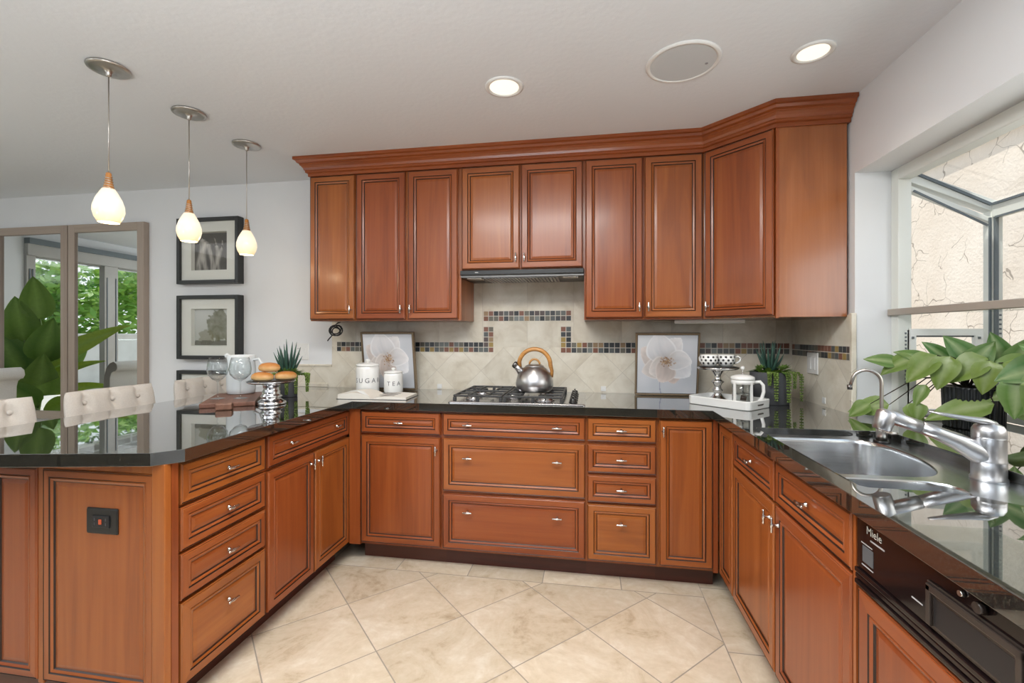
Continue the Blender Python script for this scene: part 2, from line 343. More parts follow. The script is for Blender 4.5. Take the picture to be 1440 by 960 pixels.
def text_mb(mb, body, size, m, fn, align='CENTER', depth=0.0):
    cu = bpy.data.curves.new('lettering', 'FONT'); cu.body = body; cu.size = size; cu.align_x = align; cu.resolution_u = 3
    o = bpy.data.objects.new('lettering', cu); COL.objects.link(o)
    bpy.context.view_layer.update()
    me = o.evaluated_get(bpy.context.evaluated_depsgraph_get()).to_mesh()
    mb.add([fn(Vector(v.co)) for v in me.vertices], [list(p.vertices) for p in me.polygons], m)
    bpy.data.objects.remove(o); bpy.data.curves.remove(cu)
def painted(name, w, h, nx, ny, fn, parent, loc=(0, 0, 0), rot=(0, 0, 0)):
    # flat picture in the xz plane facing -y; fn(u, v) gives the printed colour, v=0 at the top
    mb = MB(); cols = []
    for j in range(ny + 1):
        for i in range(nx + 1):
            u, v = i / nx, j / ny; mb.v.append(((u - .5) * w, 0, (.5 - v) * h)); cols.append(fn(u, v))
    for j in range(ny):
        for i in range(nx):
            a = j * (nx + 1) + i; mb.f.append([a, a + nx + 1, a + nx + 2, a + 1]); mb.m.append(0); mb.sm.append(True)
    return mb.build(name, 'painted_picture', parent, loc, rot, colors=cols)
# ------------------------------------------------------------------ structure
CEIL, YW, XR, XL = 2.405, 3.01, 1.235, -5.8
struct(MB().box((XL - .15, -3.65, -.12), (XR + .16, YW + .15, 0)).build('floor', 'travertine'))
struct(MB().box((XL, -3.5, 0), (XR, -.60, .008)).build('dark_reflection_floor', 'dark_reflection_wood'))  # unseen dark floor added to darken reflections in counter edges and wood
struct(MB().box((XL - .15, -3.65, CEIL), (XR + .16, YW + .15, CEIL + .25)).build('ceiling', 'ceiling_paint'))
struct(MB().box((XL - .15, YW, 0), (XR + .155, YW + .15, CEIL)).build('wall_back', 'paint_white'))
WY0, WY1, WZ0, WZ1 = 0.30, 2.37, 0.86, 2.045
mb = MB()
mb.box((XR, WY1, 0), (XR + .155, YW, CEIL)); mb.box((XR, -3.65, 0), (XR + .155, WY0, CEIL))
mb.box((XR, WY0, WZ1), (XR + .155, WY1, CEIL)); mb.box((XR, WY0, 0), (XR + .155, WY1, WZ0))
struct(mb.build('wall_right', 'paint_white'))
mb = MB(); mb.box((XL - .15, 2.10, 0), (XL, YW, CEIL)); mb.box((XL - .15, -3.65, 0), (XL, -1.30, CEIL)); mb.box((XL - .15, -1.30, 2.24), (XL, 2.10, CEIL))
struct(mb.build('wall_left', 'paint_white'))
mb = MB(); mb.box((XL - .15, -3.65, 0), (-3.4, -3.5, CEIL)); mb.box((-2.0, -3.65, 0), (XR + .155, -3.5, CEIL)); mb.box((-3.4, -3.65, 2.3), (-2.0, -3.5, CEIL)); mb.box((-3.4, -3.65, 0), (-2.0, -3.5, .35))
struct(mb.build('wall_rear', 'dark_reflection_paint'))
# patio door: track, posts, panes
d1 = struct(MB().box((XL - .12, -1.30, 2.12), (XL + .05, 2.10, 2.24)).build('door_1', 'patio_paint'))
MB().box((XL - .06, -1.30, 2.24), (XL + .07, 2.10, 2.30)).build('track', 'gasket', d1, kind='structure')
for y in (1.24, 2.06, -.45, -1.26):
    wd = .16 if y == 1.24 else .08
    MB().box((XL - .05, y - wd / 2, 0), (XL + .03, y + wd / 2, 2.12)).box((XL + .03, y - wd / 2 + .02, .25), (XL + .036, y - wd / 2 + .035, 1.98), 1).box((XL + .03, y + wd / 2 - .035, .25), (XL + .036, y + wd / 2 - .02, 1.98), 1).build('post', ['patio_paint', 'gasket'], d1, kind='structure', bevel=.006)
MB().box((XL - .05, -.41, .02), (XL - .045, 1.16, 2.12)).box((XL - .05, 1.32, .02), (XL - .045, 2.02, 2.12)).build('pane', 'pane_glass', d1, kind='structure')
# garden window over the sink
w1 = struct(MB().box((1.385, WY1 - .05, WZ0 + .05), (1.44, WY1, WZ1)).box((1.385, WY0, WZ1 - .055), (1.44, WY1 - .05, WZ1)).box((1.385, WY0, WZ0 + .055), (1.44, WY0 + .05, WZ1 - .055)).build('window_1', 'window_vinyl', bevel=.004))
mb = MB(); XF, ZF = 1.80, 1.865
for y in (WY1 - .02, WY0 + .02):
    mb.box((XF - .045, y - .022, .90), (XF, y + .022, ZF)); mb.bar((1.42, y, WZ1 - .03), (XF - .01, y, ZF - .02), .045, .05)
    mb.box((1.40, y - .02, .915), (XF, y + .02, .95)); mb.bar((1.43, y + .0, WZ1 - .085), (XF - .03, y, ZF - .075), .03, .022)
mb.box((XF - .044, WY0 + .043, ZF - .06), (XF - .001, WY1 - .043, ZF - .001)); mb.box((XF - .04, WY0 + .043, .916), (XF - .001, WY1 - .043, .95)); mb.box((XF - .04, 1.32, .93), (XF, 1.36, ZF - .03))
mb.build('frame', 'window_vinyl', w1, bevel=.003, kind='structure')
mb = MB()
for y in (WY1 - .045, ):
    mb.bar((1.44, y + .0, WZ1 - .02), (XF - .05, y + .0, ZF - .002), .01, .012); mb.box((XF - .054, y, .95), (XF - .046, y + .006, ZF - .06)); mb.bar((1.45, y, WZ1 - .107), (XF - .06, y, ZF - .095), .006, .008)
mb.box((XF - .052, WY0 + .04, ZF - .008), (XF - .046, WY1 - .05, ZF + .002)); mb.box((XF - .044, WY1 - .060, .95), (XF - .03, WY1 - .052, ZF - .06)); mb.box((XF - .046, WY0, ZF - .066), (XF - .04, WY1 - .06, ZF - .058))
mb.build('gasket', 'gasket', w1, kind='structure')
mb = MB()  # opening vent sash in the lower half of the end pane
mb.box((1.43, WY1 - .055, .955), (1.455, WY1 - .035, 1.285)); mb.box((XF - .115, WY1 - .055, .955), (XF - .085, WY1 - .035, 1.285)); mb.box((1.43, WY1 - .055, 1.285), (XF - .085, WY1 - .035, 1.315)); mb.box((1.43, WY1 - .055, .93), (XF - .085, WY1 - .035, .955))
mb.box((1.455, WY1 - .047, 1.278), (XF - .115, WY1 - .043, 1.286), 1); mb.box((1.423, WY1 - .05, .935), (1.429, WY1 - .04, 1.31), 1); mb.box((1.436, WY1 - .06, 1.27), (1.444, WY1 - .054, 1.28), 1); mb.box((XF - .105, WY1 - .06, 1.27), (XF - .097, WY1 - .054, 1.28), 1)
for k in range(14):
    mb.box((1.412, WY1 - .053, 1.07 + k * .017), (1.418, WY1 - .0495, 1.078 + k * .017), 1)
    mb.box((XF - .03, WY1 - .066, 1.15 + k * .02), (XF - .024, WY1 - .0615, 1.158 + k * .02), 1)
mb.build('vent_sash', ['trim_white', 'gasket'], w1, kind='structure')
mb = MB(); mb.add([(1.44, WY1 - .018, .95), (XF - .045, WY1 - .018, .95), (XF - .045, WY1 - .018, ZF - .07), (1.44, WY1 - .018, WZ1 - .09)], [(0, 1, 2, 3)])
mb.add([(XF - .02, WY0 + .02, .95), (XF - .02, WY1 - .03, .95), (XF - .02, WY1 - .03, ZF - .06), (XF - .02, WY0 + .02, ZF - .06)], [(0, 1, 2, 3)])
mb.add([(1.43, WY0 + .02, WZ1 - .015), (XF - .02, WY0 + .02, ZF - .002), (XF - .02, WY1 - .03, ZF - .002), (1.43, WY1 - .03, WZ1 - .015)], [(0, 1, 2, 3)])
mb.add([(1.44, WY0 + .018, .95), (XF - .045, WY0 + .018, .95), (XF - .045, WY0 + .018, ZF - .07), (1.44, WY0 + .018, WZ1 - .09)], [(0, 1, 2, 3)])
mb.build('pane', 'pane_glass', w1, kind='structure')
# glass plant shelf across the window with a metal front edge
sh = thing('window_shelf', 'clear glass shelf with a taupe metal front edge across the garden window', 'shelf', (1.385, 1.38, 1.39))
MB().box((-.018, -1.08, -.014), (.008, .985, .016)).build('edge_strip', 'shelf_edge', sh, bevel=.003)
MB().box((.008, -1.06, -.002), (.36, .93, .006)).build('shelf_glass', 'shelf_glass', sh)
# ------------------------------------------------------------------ backsplash with its mosaic border
bs = struct(MB().box((-1.80, YW - .012, .914), (XR - .001, YW, 1.655)).box((-2.33, YW - .012, .914), (-1.80, YW, 1.072)).build('backsplash', 'tile_back'))
MB().box((XR - .014, WY1 + .002, .914), (XR, YW - .012, 1.385)).build('side_tile', 'tile_side', bs, kind='structure')
MB().box((-2.33, YW - .02, .914), (-1.83, YW - .012, .942)).box((-2.33, YW - .018, 1.06), (-1.80, YW - .011, 1.076)).box((XR - .018, WY1 - .008, .914), (XR + .004, WY1 + .012, 1.39)).build('edge_trim', 'tile_back', bs, bevel=.003, kind='structure')
mcol = [(.055, .060, .065), (.028, .032, .036), (.105, .115, .115), (.23, .10, .065), (.135, .145, .135), (.34, .23, .13), (.16, .15, .12), (.10, .075, .07), (.20, .22, .21), (.36, .25, .08)]
for i, c in enumerate(mcol): plain('mosaic_%d' % i, c, 0.35)
plain('grout', (.66, .62, .54), 0.8)
mrng = random.Random(3)
def mosaic(mb, org, ux, n, nz, p=.0345, nrm=Vector((0, -1, 0))):
    org, ux = Vector(org), Vector(ux)
    for i in range(n):
        for j in range(nz):
            a = org + ux * (i * p + .0022) + Vector((0, 0, j * p + .0022)); s = p - .0044
            q = [a, a + ux * s, a + ux * s + Vector((0, 0, s)), a + Vector((0, 0, s))]
            vs = q + [w + nrm * .0022 for w in q]
            k = mrng.choice([0, 0, 1, 1, 2, 3, 3, 4, 5, 6, 7, 8, 9])
            mb.add(vs, [(4, 5, 6, 7), (0, 1, 5, 4), (1, 2, 6, 5), (2, 3, 7, 6), (3, 0, 4, 7)], k)
    g = [org, org + ux * (n * p), org + ux * (n * p) + Vector((0, 0, nz * p)), org + Vector((0, 0, nz * p))]
    g = [w + nrm * .0008 for w in g]; mb.add(g, [(0, 1, 2, 3)], 10)
mb = MB(); yb = YW - .012; P = .0345; X = Vector((1, 0, 0))
mosaic(mb, (-.692 - 31 * P, yb, 1.169), X, 33, 2)                     # left run of the band
mosaic(mb, (-.692, yb, 1.169 + 2 * P), X, 2, 3)                       # left riser
mosaic(mb, (-.692, yb, 1.378), X, 17, 2)                              # raised run under the hood
mosaic(mb, (-.692 + 15 * P, yb, 1.169 + 2 * P), X, 2, 3)              # right riser
mosaic(mb, (-.692 + 15 * P, yb, 1.169), X, 40, 2)
mosaic(mb, (XR - .014, YW - .013, 1.165), Vector((0, -1, 0)), 18, 2, P, Vector((-1, 0, 0)))
mb.build('mosaic_border', ['mosaic_%d' % i for i in range(10)] + ['grout'], bs, kind='structure')
def wall_plate(name, label, cat, loc, rz, mat, slots, w=.075, h=.118, group=None):
    t = thing(name, label, cat, loc, rz, group)
    mb = MB(); mb.rings([[Vector((q.x, -z, q.y)) for q in rrect(w - i, h - i, .004)] for z, i in ((0, 0), (.003, 0), (.006, .006))], 0, False, True, True)
    mb.build('cover_plate', mat, t)
    slots(t); return t
def duplex(t, mat='white_gloss', dx=0.0):
    for s in (-1, 1):
        mb = MB(); mb.rings([[Vector((dx + q.x, -z, q.y + s * .020)) for q in rrect(.030, .028, .009)] for z in (.005, .0085)], 0, False, False, True)
        for e in (-1, 1): mb.box((dx + e * .006 - .0012, -.0092, s * .020 - .002), (dx + e * .006 + .0012, -.0084, s * .020 + .007), 1)
        mb.build('socket', [mat, 'ink_black'], t)
wall_plate('wall_outlet', 'white double outlet plate on the wall above the peninsula planter', 'outlet', (-2.045, YW, 1.165), 0, 'white_gloss', lambda t: (duplex(t, dx=-.018), MB().box((.016, -.010, -.026), (.038, -.005, .026)).build('switch', 'white_gloss', t, bevel=.002)), .115)
wall_plate('light_switch', 'white rocker switch plate on the side wall tile beside the window', 'switch', (XR - .016, 2.735, 1.132), R(-90), 'white_gloss', lambda t: (MB().box((-.036, -.0095, -.034), (-.008, -.005, .034)).build('rocker', 'white_gloss', t, bevel=.003), MB().box((.008, -.0095, -.034), (.036, -.005, .034)).build('rocker', 'white_gloss', t, bevel=.003)), .118, .118)
for nm, lb, loc, rz in (('corner_bumper', 'tiny pale tile clip on the splash left of the cooktop', (-1.0, YW - .012, .935), 0), ('corner_bumper', 'tiny pale tile clip on the splash right of the cooktop', (.10, YW - .012, .94), 0), ('corner_bumper', 'tiny pale tile clip low on the side wall tile', (XR - .014, 2.62, .945), R(-90))):
    tag(MB().box((-.016, -.004, -.016), (.016, 0, .016)).box((-.006, -.006, -.006), (.006, -.004, .006)).build(nm, 'white_matte', None, loc, (0, 0, rz), bevel=.002), lb, 'tile clip')
# ------------------------------------------------------------------ cabinets
def door_mesh(name, w, h, fw, horiz, parent, loc, rot=(0, 0, 0), panel=True):
    mb = MB()
    prof = [(0, .021), (0, .0035), (.0022, .0008), (.0045, .0022), (.007, 0), (fw - .0160, 0), (fw - .0125, .0035), (fw - .0095, .0005), (fw - .0015, .0040), (fw + .0025, .0085)]
    mats = ['w', 'w', 'g', 'w', 'w', 'g', 'w', 'w', 'g']
    rs = [[(-w / 2 + i, y, -h / 2 + i), (w / 2 - i, y, -h / 2 + i), (w / 2 - i, y, h / 2 - i), (-w / 2 + i, y, h / 2 - i)] for i, y in prof]
    for k in range(len(rs) - 1):
        o = mb.add(rs[k] + rs[k + 1], [])
        for j in range(4):
            q = (j + 1) % 4; mb.f.append([o + j, o + q, o + 4 + q, o + 4 + j]); mb.sm.append(False)
            mb.m.append(2 if mats[k] == 'g' else (1 if j in (0, 2) else 0))
    i, y = fw + .0025, .0085; iw = fw + .016
    a = rs[-1]; b = [(-w / 2 + iw, .0060, -h / 2 + iw), (w / 2 - iw, .0060, -h / 2 + iw), (w / 2 - iw, .0060, h / 2 - iw), (-w / 2 + iw, .0060, h / 2 - iw)]
    mb.add(list(a) + b, [(0, 1, 5, 4), (1, 2, 6, 5), (2, 3, 7, 6), (3, 0, 4, 7), (4, 5, 6, 7)], 1 if horiz else 0)
    mb.add(rs[0], [(3, 2, 1, 0)], 0)
    return mb.build(name, ['cherry_v', 'cherry_h', 'cherry_glaze'], parent, loc, rot)
KNOB = None
def knob(parent, x, z, vertical):
    global KNOB
    if KNOB is None:
        mb = MB(); mt = Matrix.Rotation(R(90), 4, 'X')
        mb.lathe([(.008, 0), (.008, .002), (.0048, .005), (.0042, .012), (.0058, .017), (.0065, .021), (.005, .025)], 14, (0, 0, 0), 0, mat=mt)
        pts = [(-.026, -.0215, 0), (-.024, -.0215, 0), (-.012, -.0215, 0), (-.008, -.0215, 0), (0, -.0215, 0), (.008, -.0215, 0), (.012, -.0215, 0), (.024, -.0215, 0), (.026, -.0215, 0)]
        mb.tube(pts, [.0030, .0046, .0034, .0052, .0056, .0052, .0034, .0046, .0030], 10)
        KNOB = mb.build('knob', 'chrome', parent, (x, 0, z), (0, R(90) if vertical else 0, 0)); return KNOB
    o = KNOB.copy(); COL.objects.link(o); o.parent = parent; o.location = (x, 0, z); o.rotation_euler = (0, R(90) if vertical else 0, 0); return o
def cabinet(name, label, cat, org, rz, x0, x1, z0, z1, depth, fronts, kick=True, extra=None, group=None, cut=None):
    # local frame: x along the face, the door fronts at y = 0 looking to -y
    t = thing(name, label, cat, org, rz, group)
    mb = MB(); mb.box((x0, .021, z0), (x1, depth, z1)); mb.build('carcass', 'cherry_v', t)
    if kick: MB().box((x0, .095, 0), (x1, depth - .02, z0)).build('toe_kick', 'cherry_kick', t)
    for nm, a, b, c, d, fw, knobs in fronts:
        w, h = b - a, d - c
        if nm == 'filler':
            MB().box((a, .004, c), (b, .021, d)).build('filler_strip', 'cherry_v', t); continue
        f = door_mesh('drawer' if nm == 'drawer' else 'end_panel' if nm == 'panel' else 'door', w, h, fw, nm == 'drawer', t, ((a + b) / 2, 0, (c + d) / 2))
        for kx, kz, ver in knobs: knob(f, kx - (a + b) / 2, kz - (c + d) / 2, ver)
    if extra: extra(t)
    return t
# back run: face y = 2.395
o = (0, 2.395, 0); D = .60
cabinet('base_cabinet', 'cherry base cabinet with one drawer over one door at the back left corner', 'cabinet', o, 0, -1.285, -.790, .105, .872, D,
    [('filler', -1.333, -1.268, .105, .872, 0, []), ('drawer', -1.262, -.797, .738, .858, .044, [(-1.03, .800, False)]), ('door', -1.262, -.797, .122, .722, .050, [(-.818, .655, True)])])
cabinet('base_cabinet', 'wide cherry base cabinet with three full width drawers under the cooktop', 'cabinet', o, 0, -.790, -.008, .105, .872, D,
    [('drawer', -.783, -.013, .738, .858, .044, [(-.64, .800, False), (-.158, .800, False)]), ('drawer', -.783, -.013, .437, .722, .050, [(-.64, .622, False), (-.158, .622, False)]), ('drawer', -.783, -.013, .122, .421, .050, [(-.64, .330, False), (-.158, .330, False)])])
cabinet('base_cabinet', 'narrow cherry base cabinet with a stack of four drawers in the back run', 'cabinet', o, 0, -.008, .350, .105, .872, D,
    [('drawer', -.002, .343, .738, .858, .044, [(.17, .797, False)]), ('drawer', -.002, .343, .576, .722, .044, [(.17, .648, False)]), ('drawer', -.002, .343, .424, .562, .044, [(.17, .494, False)]), ('drawer', -.002, .343, .122, .410, .048, [(.17, .320, False)])])
cabinet('base_cabinet', 'narrow cherry base cabinet with one full height door at the back right corner', 'cabinet', o, 0, .350, .637, .105, .872, D,
    [('door', .358, .614, .122, .858, .048, [(.376, .800, True)]), ('filler', .616, .638, .105, .872, 0, [])])
# left run (peninsula): face x = -1.335, local x runs toward the back wall
o = (-1.335, 0, 0); D = .60
cabinet('base_cabinet', 'cherry peninsula cabinet with a stack of four drawers nearest the camera', 'cabinet', o, R(90), 1.31, 1.728, .105, .872, D,
    [('drawer', 1.318, 1.722, .722, .858, .044, [(1.522, .790, False)]), ('drawer', 1.318, 1.722, .566, .710, .044, [(1.522, .640, False)]), ('drawer', 1.318, 1.722, .400, .554, .044, [(1.522, .480, False)]), ('drawer', 1.318, 1.722, .110, .390, .050, [(1.522, .292, False)])])
cabinet('base_cabinet', 'cherry peninsula cabinet with one wide drawer over two doors', 'cabinet', o, R(90), 1.728, 2.412, .105, .872, D,
    [('drawer', 1.738, 2.405, .722, .858, .044, [(1.89, .797, False), (2.27, .797, False)]), ('door', 1.738, 2.068, .110, .706, .050, [(2.040, .655, True)]), ('door', 2.076, 2.405, .110, .706, .050, [(2.103, .655, True)])])
# peninsula end facing the camera
t = cabinet('end_cabinet', 'cherry panelled end of the peninsula under the granite overhang', 'cabinet', (0, 1.262, 0), 0, -2.055, -1.337, .105, .872, .046,
    [('panel', -1.822, -1.385, .118, .836, .042, []), ('panel', -2.05, -1.846, .118, .836, .042, [])], kick=False)
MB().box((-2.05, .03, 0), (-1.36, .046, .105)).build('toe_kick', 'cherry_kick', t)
MB().box((-1.385, -.004, .105), (-1.337, .021, .872)).box((-1.846, .004, .105), (-1.822, .021, .872)).box((-2.055, .004, .836), (-1.385, .021, .872)).build('stile', 'cherry_v', t, bevel=.003)
t = thing('peninsula_back_panel', 'plain cherry back panel of the peninsula facing the counter stools', 'panel', (-1.99, 1.30, 0))
MB().box((0, .01, 0), (.05, 1.70, .872)).build('board', 'cherry_v', t)
# right run (sink side): face x = .64, local x runs toward the camera; local x = -y
o = (.640, 0, 0)
cabinet('corner_cabinet', 'narrow cherry filler panel in the right inside corner beside the sink cabinet', 'cabinet', o, R(-90), -2.394, -2.180, .105, .872, .05,
    [('panel', -2.388, -2.186, .112, .850, .050, [])], kick=False)
cabinet('sink_cabinet', 'cherry sink cabinet with two drawer fronts over two doors beneath the window', 'cabinet', o, R(-90), -2.178, -1.236, .105, .70, .56,
    [('drawer', -2.172, -1.722, .708, .850, .044, [(-1.945, .785, False)]), ('drawer', -1.708, -1.246, .708, .850, .044, [(-1.478, .785, False)]), ('door', -2.172, -1.722, .110, .698, .052, [(-1.752, .640, True)]), ('door', -1.708, -1.246, .110, .698, .052, [(-1.678, .640, True)])],
    extra=lambda t: MB().box((-2.178, .021, .70), (-1.236, .04, .872)).build('face_frame', 'cherry_v', t))
# upper cabinets: face y = 2.66
o = (0, 2.66, 0); D = .335
g = 'tall upper cabinets'
cabinet('wall_cabinet', 'tall single door upper cabinet at the left end with pendant lamp glints', 'cabinet', o, 0, -1.757, -1.440, 1.375, 2.30, D, [('door', -1.751, -1.447, 1.384, 2.293, .050, [(-1.468, 1.445, True)])], False)
cabinet('wall_cabinet', 'tall two door upper cabinet immediately left of the range hood', 'cabinet', o, 0, -1.440, -.758, 1.375, 2.30, D, [('door', -1.433, -1.110, 1.384, 2.293, .052, [(-1.133, 1.445, True)]), ('door', -1.092, -.775, 1.384, 2.293, .052, [(-1.073, 1.445, True)])], False)
cabinet('wall_cabinet', 'short two door upper cabinet directly above the range hood', 'cabinet', o, 0, -.758, -.020, 1.672, 2.30, D, [('door', -.750, -.397, 1.680, 2.293, .052, [(-.418, 1.742, True)]), ('door', -.388, -.028, 1.680, 2.293, .052, [(-.367, 1.742, True)])], False)
cabinet('wall_cabinet', 'tall two door upper cabinet right of the range hood', 'cabinet', o, 0, -.020, .632, 1.375, 2.30, D, [('door', -.013, .307, 1.384, 2.293, .052, [(.287, 1.445, True)]), ('door', .317, .627, 1.384, 2.293, .052, [(.336, 1.445, True)])], False)
t = thing('corner_wall_cabinet', 'diagonal corner upper cabinet with one door and a plain end panel by the window', 'cabinet')
MB().prism([(.634, YW - .013), (.634, 2.682), (.650, 2.674), (.912, 2.412), (.912, 2.405), (XR - .016, 2.405), (XR - .016, YW - .013)], 1.375, 2.30).build('carcass', 'cherry_end', t)
c = Vector(((.640 + .905) / 2 - .009, (2.672 + 2.405) / 2 - .009, 1.839))
f = door_mesh('door', .362, .910, .050, False, t, c, (0, 0, R(-45))); knob(f, -.160, -.395, True)
MB().box((.905, 2.400, 1.37), (.918, 2.412, 2.30)).build('edge_stile', 'cherry_v', t)
def sweep(path, prof, mb, m=0):
    # offsets the open 2D path to its right by d for every (d, z) of the profile, with mitred corners
    n = len(path); P2 = [Vector(p) for p in path]; rs = []
    for d, z in prof:
        row = []
        for i in range(n):
            ds = [(P2[j + 1] - P2[j]).normalized() for j in (i - 1, i) if 0 <= j < n - 1]
            ns = [Vector((q.y, -q.x)) for q in ds]
            if len(ns) == 2:
                b = (ns[0] + ns[1]).normalized(); off = b * (d / max(b.dot(ns[0]), .2))
            else: off = ns[0] * d
            row.append((P2[i].x + off.x, P2[i].y + off.y, z))
        rs.append(row)
    mb.rings(rs, m, False, closed=False)
mb = MB(); cp = [(-1.757, YW - .014), (-1.757, 2.66), (.632, 2.66), (.905, 2.398), (XR - .004, 2.398)]
prof = [(-.02, 2.296), (.004, 2.296), (.004, 2.314), (.016, 2.318), (.016, 2.328), (.022, 2.332), (.026, 2.345), (.036, 2.356), (.040, 2.359), (.040, 2.366), (.052, 2.371), (.058, 2.383), (.069, 2.387), (.069, 2.4045), (-.02, 2.4045)]
sweep(cp, prof, mb)
cm = mb.build('crown_molding', ['cherry_h'], None)
tag(cm, 'stepped cherry crown moulding running along the tops of all upper cabinets', 'moulding')
# range hood
t = thing('range_hood', 'slim slide-out range hood with black front edge above the cooktop', 'range hood', (-.389, 2.66, 1.632))
MB().box((-.367, -.012, .012), (.367, .004, .040)).build('front_strip', 'black_plastic', t, bevel=.003)
MB().box((-.366, .004, .0), (.366, .325, .040)).build('housing', 'gunmetal', t)
mb = MB()
for k in range(22): mb.box((-.23 + k * .0205, .03, -.004), (-.23 + k * .0205 + .014, .28, 0))
mb.build('filter', 'steel', t)
for s in (-1, 1): MB().box((s * .29 - .045, .03, -.006), (s * .29 + .045, .10, 0)).build('lamp_cover', 'white_gloss', t, bevel=.002)
MB().box((-.275, -.0128, .024), (-.255, -.012, .029)).build('badge', 'grey_ink', t)
tag(MB().box((-.19, -.03, -.022), (.19, .03, 0)).build('under_cabinet_light', 'white_gloss', None, (.70, 2.83, 1.375), (0, 0, R(-8)), bevel=.004), 'white strip light fixed beneath the diagonal corner cabinet', 'light')
# ------------------------------------------------------------------ granite countertop
CT, CB = .914, .872
outer = [(-2.335, YW - .014), (-2.335, 1.20), (-2.33, 1.05), (-1.36, 1.235), (-1.304, 1.30), (-1.304, 2.375), (.608, 2.375), (.608, .30), (1.238, .30), (1.238, WY0 + .003), (XF - .045, WY0 + .003), (XF - .045, WY1 - .052), (1.395, WY1 - .052), (1.395, WY1 - .002), (XR - .0005, WY1 - .002), (XR - .0005, YW - .014)]
outer[3] = (-1.365, 1.235)
hole = [(.668, 1.965), (.676, 1.980), (1.135, 1.980), (1.150, 1.965), (1.150, 1.10), (1.13, 1.085), (.97, 1.15), (.90, 1.215), (.84, 1.245), (.682, 1.25), (.668, 1.264)]
bm = bmesh.new(); es = []
for loop in (outer, hole):
    vs = [bm.verts.new((x, y, CT)) for x, y in loop]; es += [bm.edges.new((vs[i], vs[(i + 1) % len(vs)])) for i in range(len(vs))]
bmesh.ops.triangle_fill(bm, edges=es, use_beauty=True)
bmesh.ops.dissolve_limit(bm, angle_limit=R(1), verts=bm.verts, edges=bm.edges)
r = bmesh.ops.extrude_face_region(bm, geom=list(bm.faces))
bmesh.ops.translate(bm, verts=[v for v in r['geom'] if isinstance(v, bmesh.types.BMVert)], vec=(0, 0, CB - CT))
bmesh.ops.recalc_face_normals(bm, faces=bm.faces)
me = bpy.data.meshes.new('countertop'); bm.to_mesh(me); bm.free(); me.materials.append(M['granite'])
ct = bpy.data.objects.new('countertop', me); COL.objects.link(ct)
b = ct.modifiers.new('bevel', 'BEVEL'); b.width = .015; b.segments = 4; b.limit_method = 'ANGLE'; b.angle_limit = R(50)
tag(ct, 'polished black granite countertop wrapping the U shaped kitchen', 'countertop')
# ------------------------------------------------------------------ sink, taps, dishwasher
SZ = .8835
def resample(poly, n):
    P = [Vector((*p, 0)) for p in poly]; P.append(P[0].copy()); L = [0]
    for a, b in zip(P, P[1:]): L.append(L[-1] + (b - a).length)
    out = []; k = 0
    for i in range(n):
        s = L[-1] * i / n
        while L[k + 1] < s: k += 1
        f = (s - L[k]) / max(L[k + 1] - L[k], 1e-9); out.append(P[k].lerp(P[k + 1], f))
    return out
def smooth_loop(pts, it=2):
    for _ in range(it): pts = [(pts[i - 1] + pts[i] * 2 + pts[(i + 1) % len(pts)]) / 4 for i in range(len(pts))]
    return pts
bowl_a = smooth_loop(resample([(.690, 1.955), (1.03, 1.955), (1.075, 1.90), (1.082, 1.78), (1.075, 1.68), (1.045, 1.575), (1.0, 1.50), (.945, 1.468), (.690, 1.468)], 96), 5)
bowl_b = smooth_loop(resample([(.690, 1.435), (.93, 1.435), (.975, 1.40), (.97, 1.34), (.93, 1.285), (.87, 1.262), (.690, 1.262)], 72), 4)
sk = thing('kitchen_sink', 'stainless steel double bowl sink set under the granite below the window', 'sink', (0, 0, 0))
bm = bmesh.new(); es = []
deck = [Vector((x + (.006 if x > .9 else -.006), y, 0)) for x, y in [(.668, 1.986), (1.149, 1.986), (1.149, 1.095), (.97, 1.145), (.84, 1.24), (.668, 1.244)]]
for loop in (deck, bowl_a, bowl_b):
    vs = [bm.verts.new((p.x, p.y, SZ)) for p in loop]; es += [bm.edges.new((vs[i], vs[(i + 1) % len(vs)])) for i in range(len(vs))]
bmesh.ops.triangle_fill(bm, edges=es, use_beauty=True)
me = bpy.data.meshes.new('deck'); bm.to_mesh(me); bm.free(); me.materials.append(M['sink_steel'])
od = bpy.data.objects.new('deck', me); COL.objects.link(od); od.parent = sk
def bowl(loop, depth, name):
    c = sum(loop, Vector()) / len(loop); mb = MB(); rs = []
    for sc, z in ((1.0, 0), (.992, -.0015), (.982, -.006), (.975, -.015), (.955, -depth + .05), (.94, -depth + .025), (.90, -depth + .008), (.82, -depth), (.10, -depth - .004)):
        rs.append([Vector((c.x + (p.x - c.x) * sc, c.y + (p.y - c.y) * sc, SZ + z)) for p in loop])
    mb.rings(rs, 0, True); mb.lathe([(.045, .001), (.040, .003), (.030, .001), (.012, 0)], 24, (c.x, c.y, SZ - depth - .002), 1)
    mb.build(name, ['sink_steel', 'chrome'], sk)
bowl(bowl_a, .185, 'main_bowl'); bowl(bowl_b, .13, 'small_bowl')
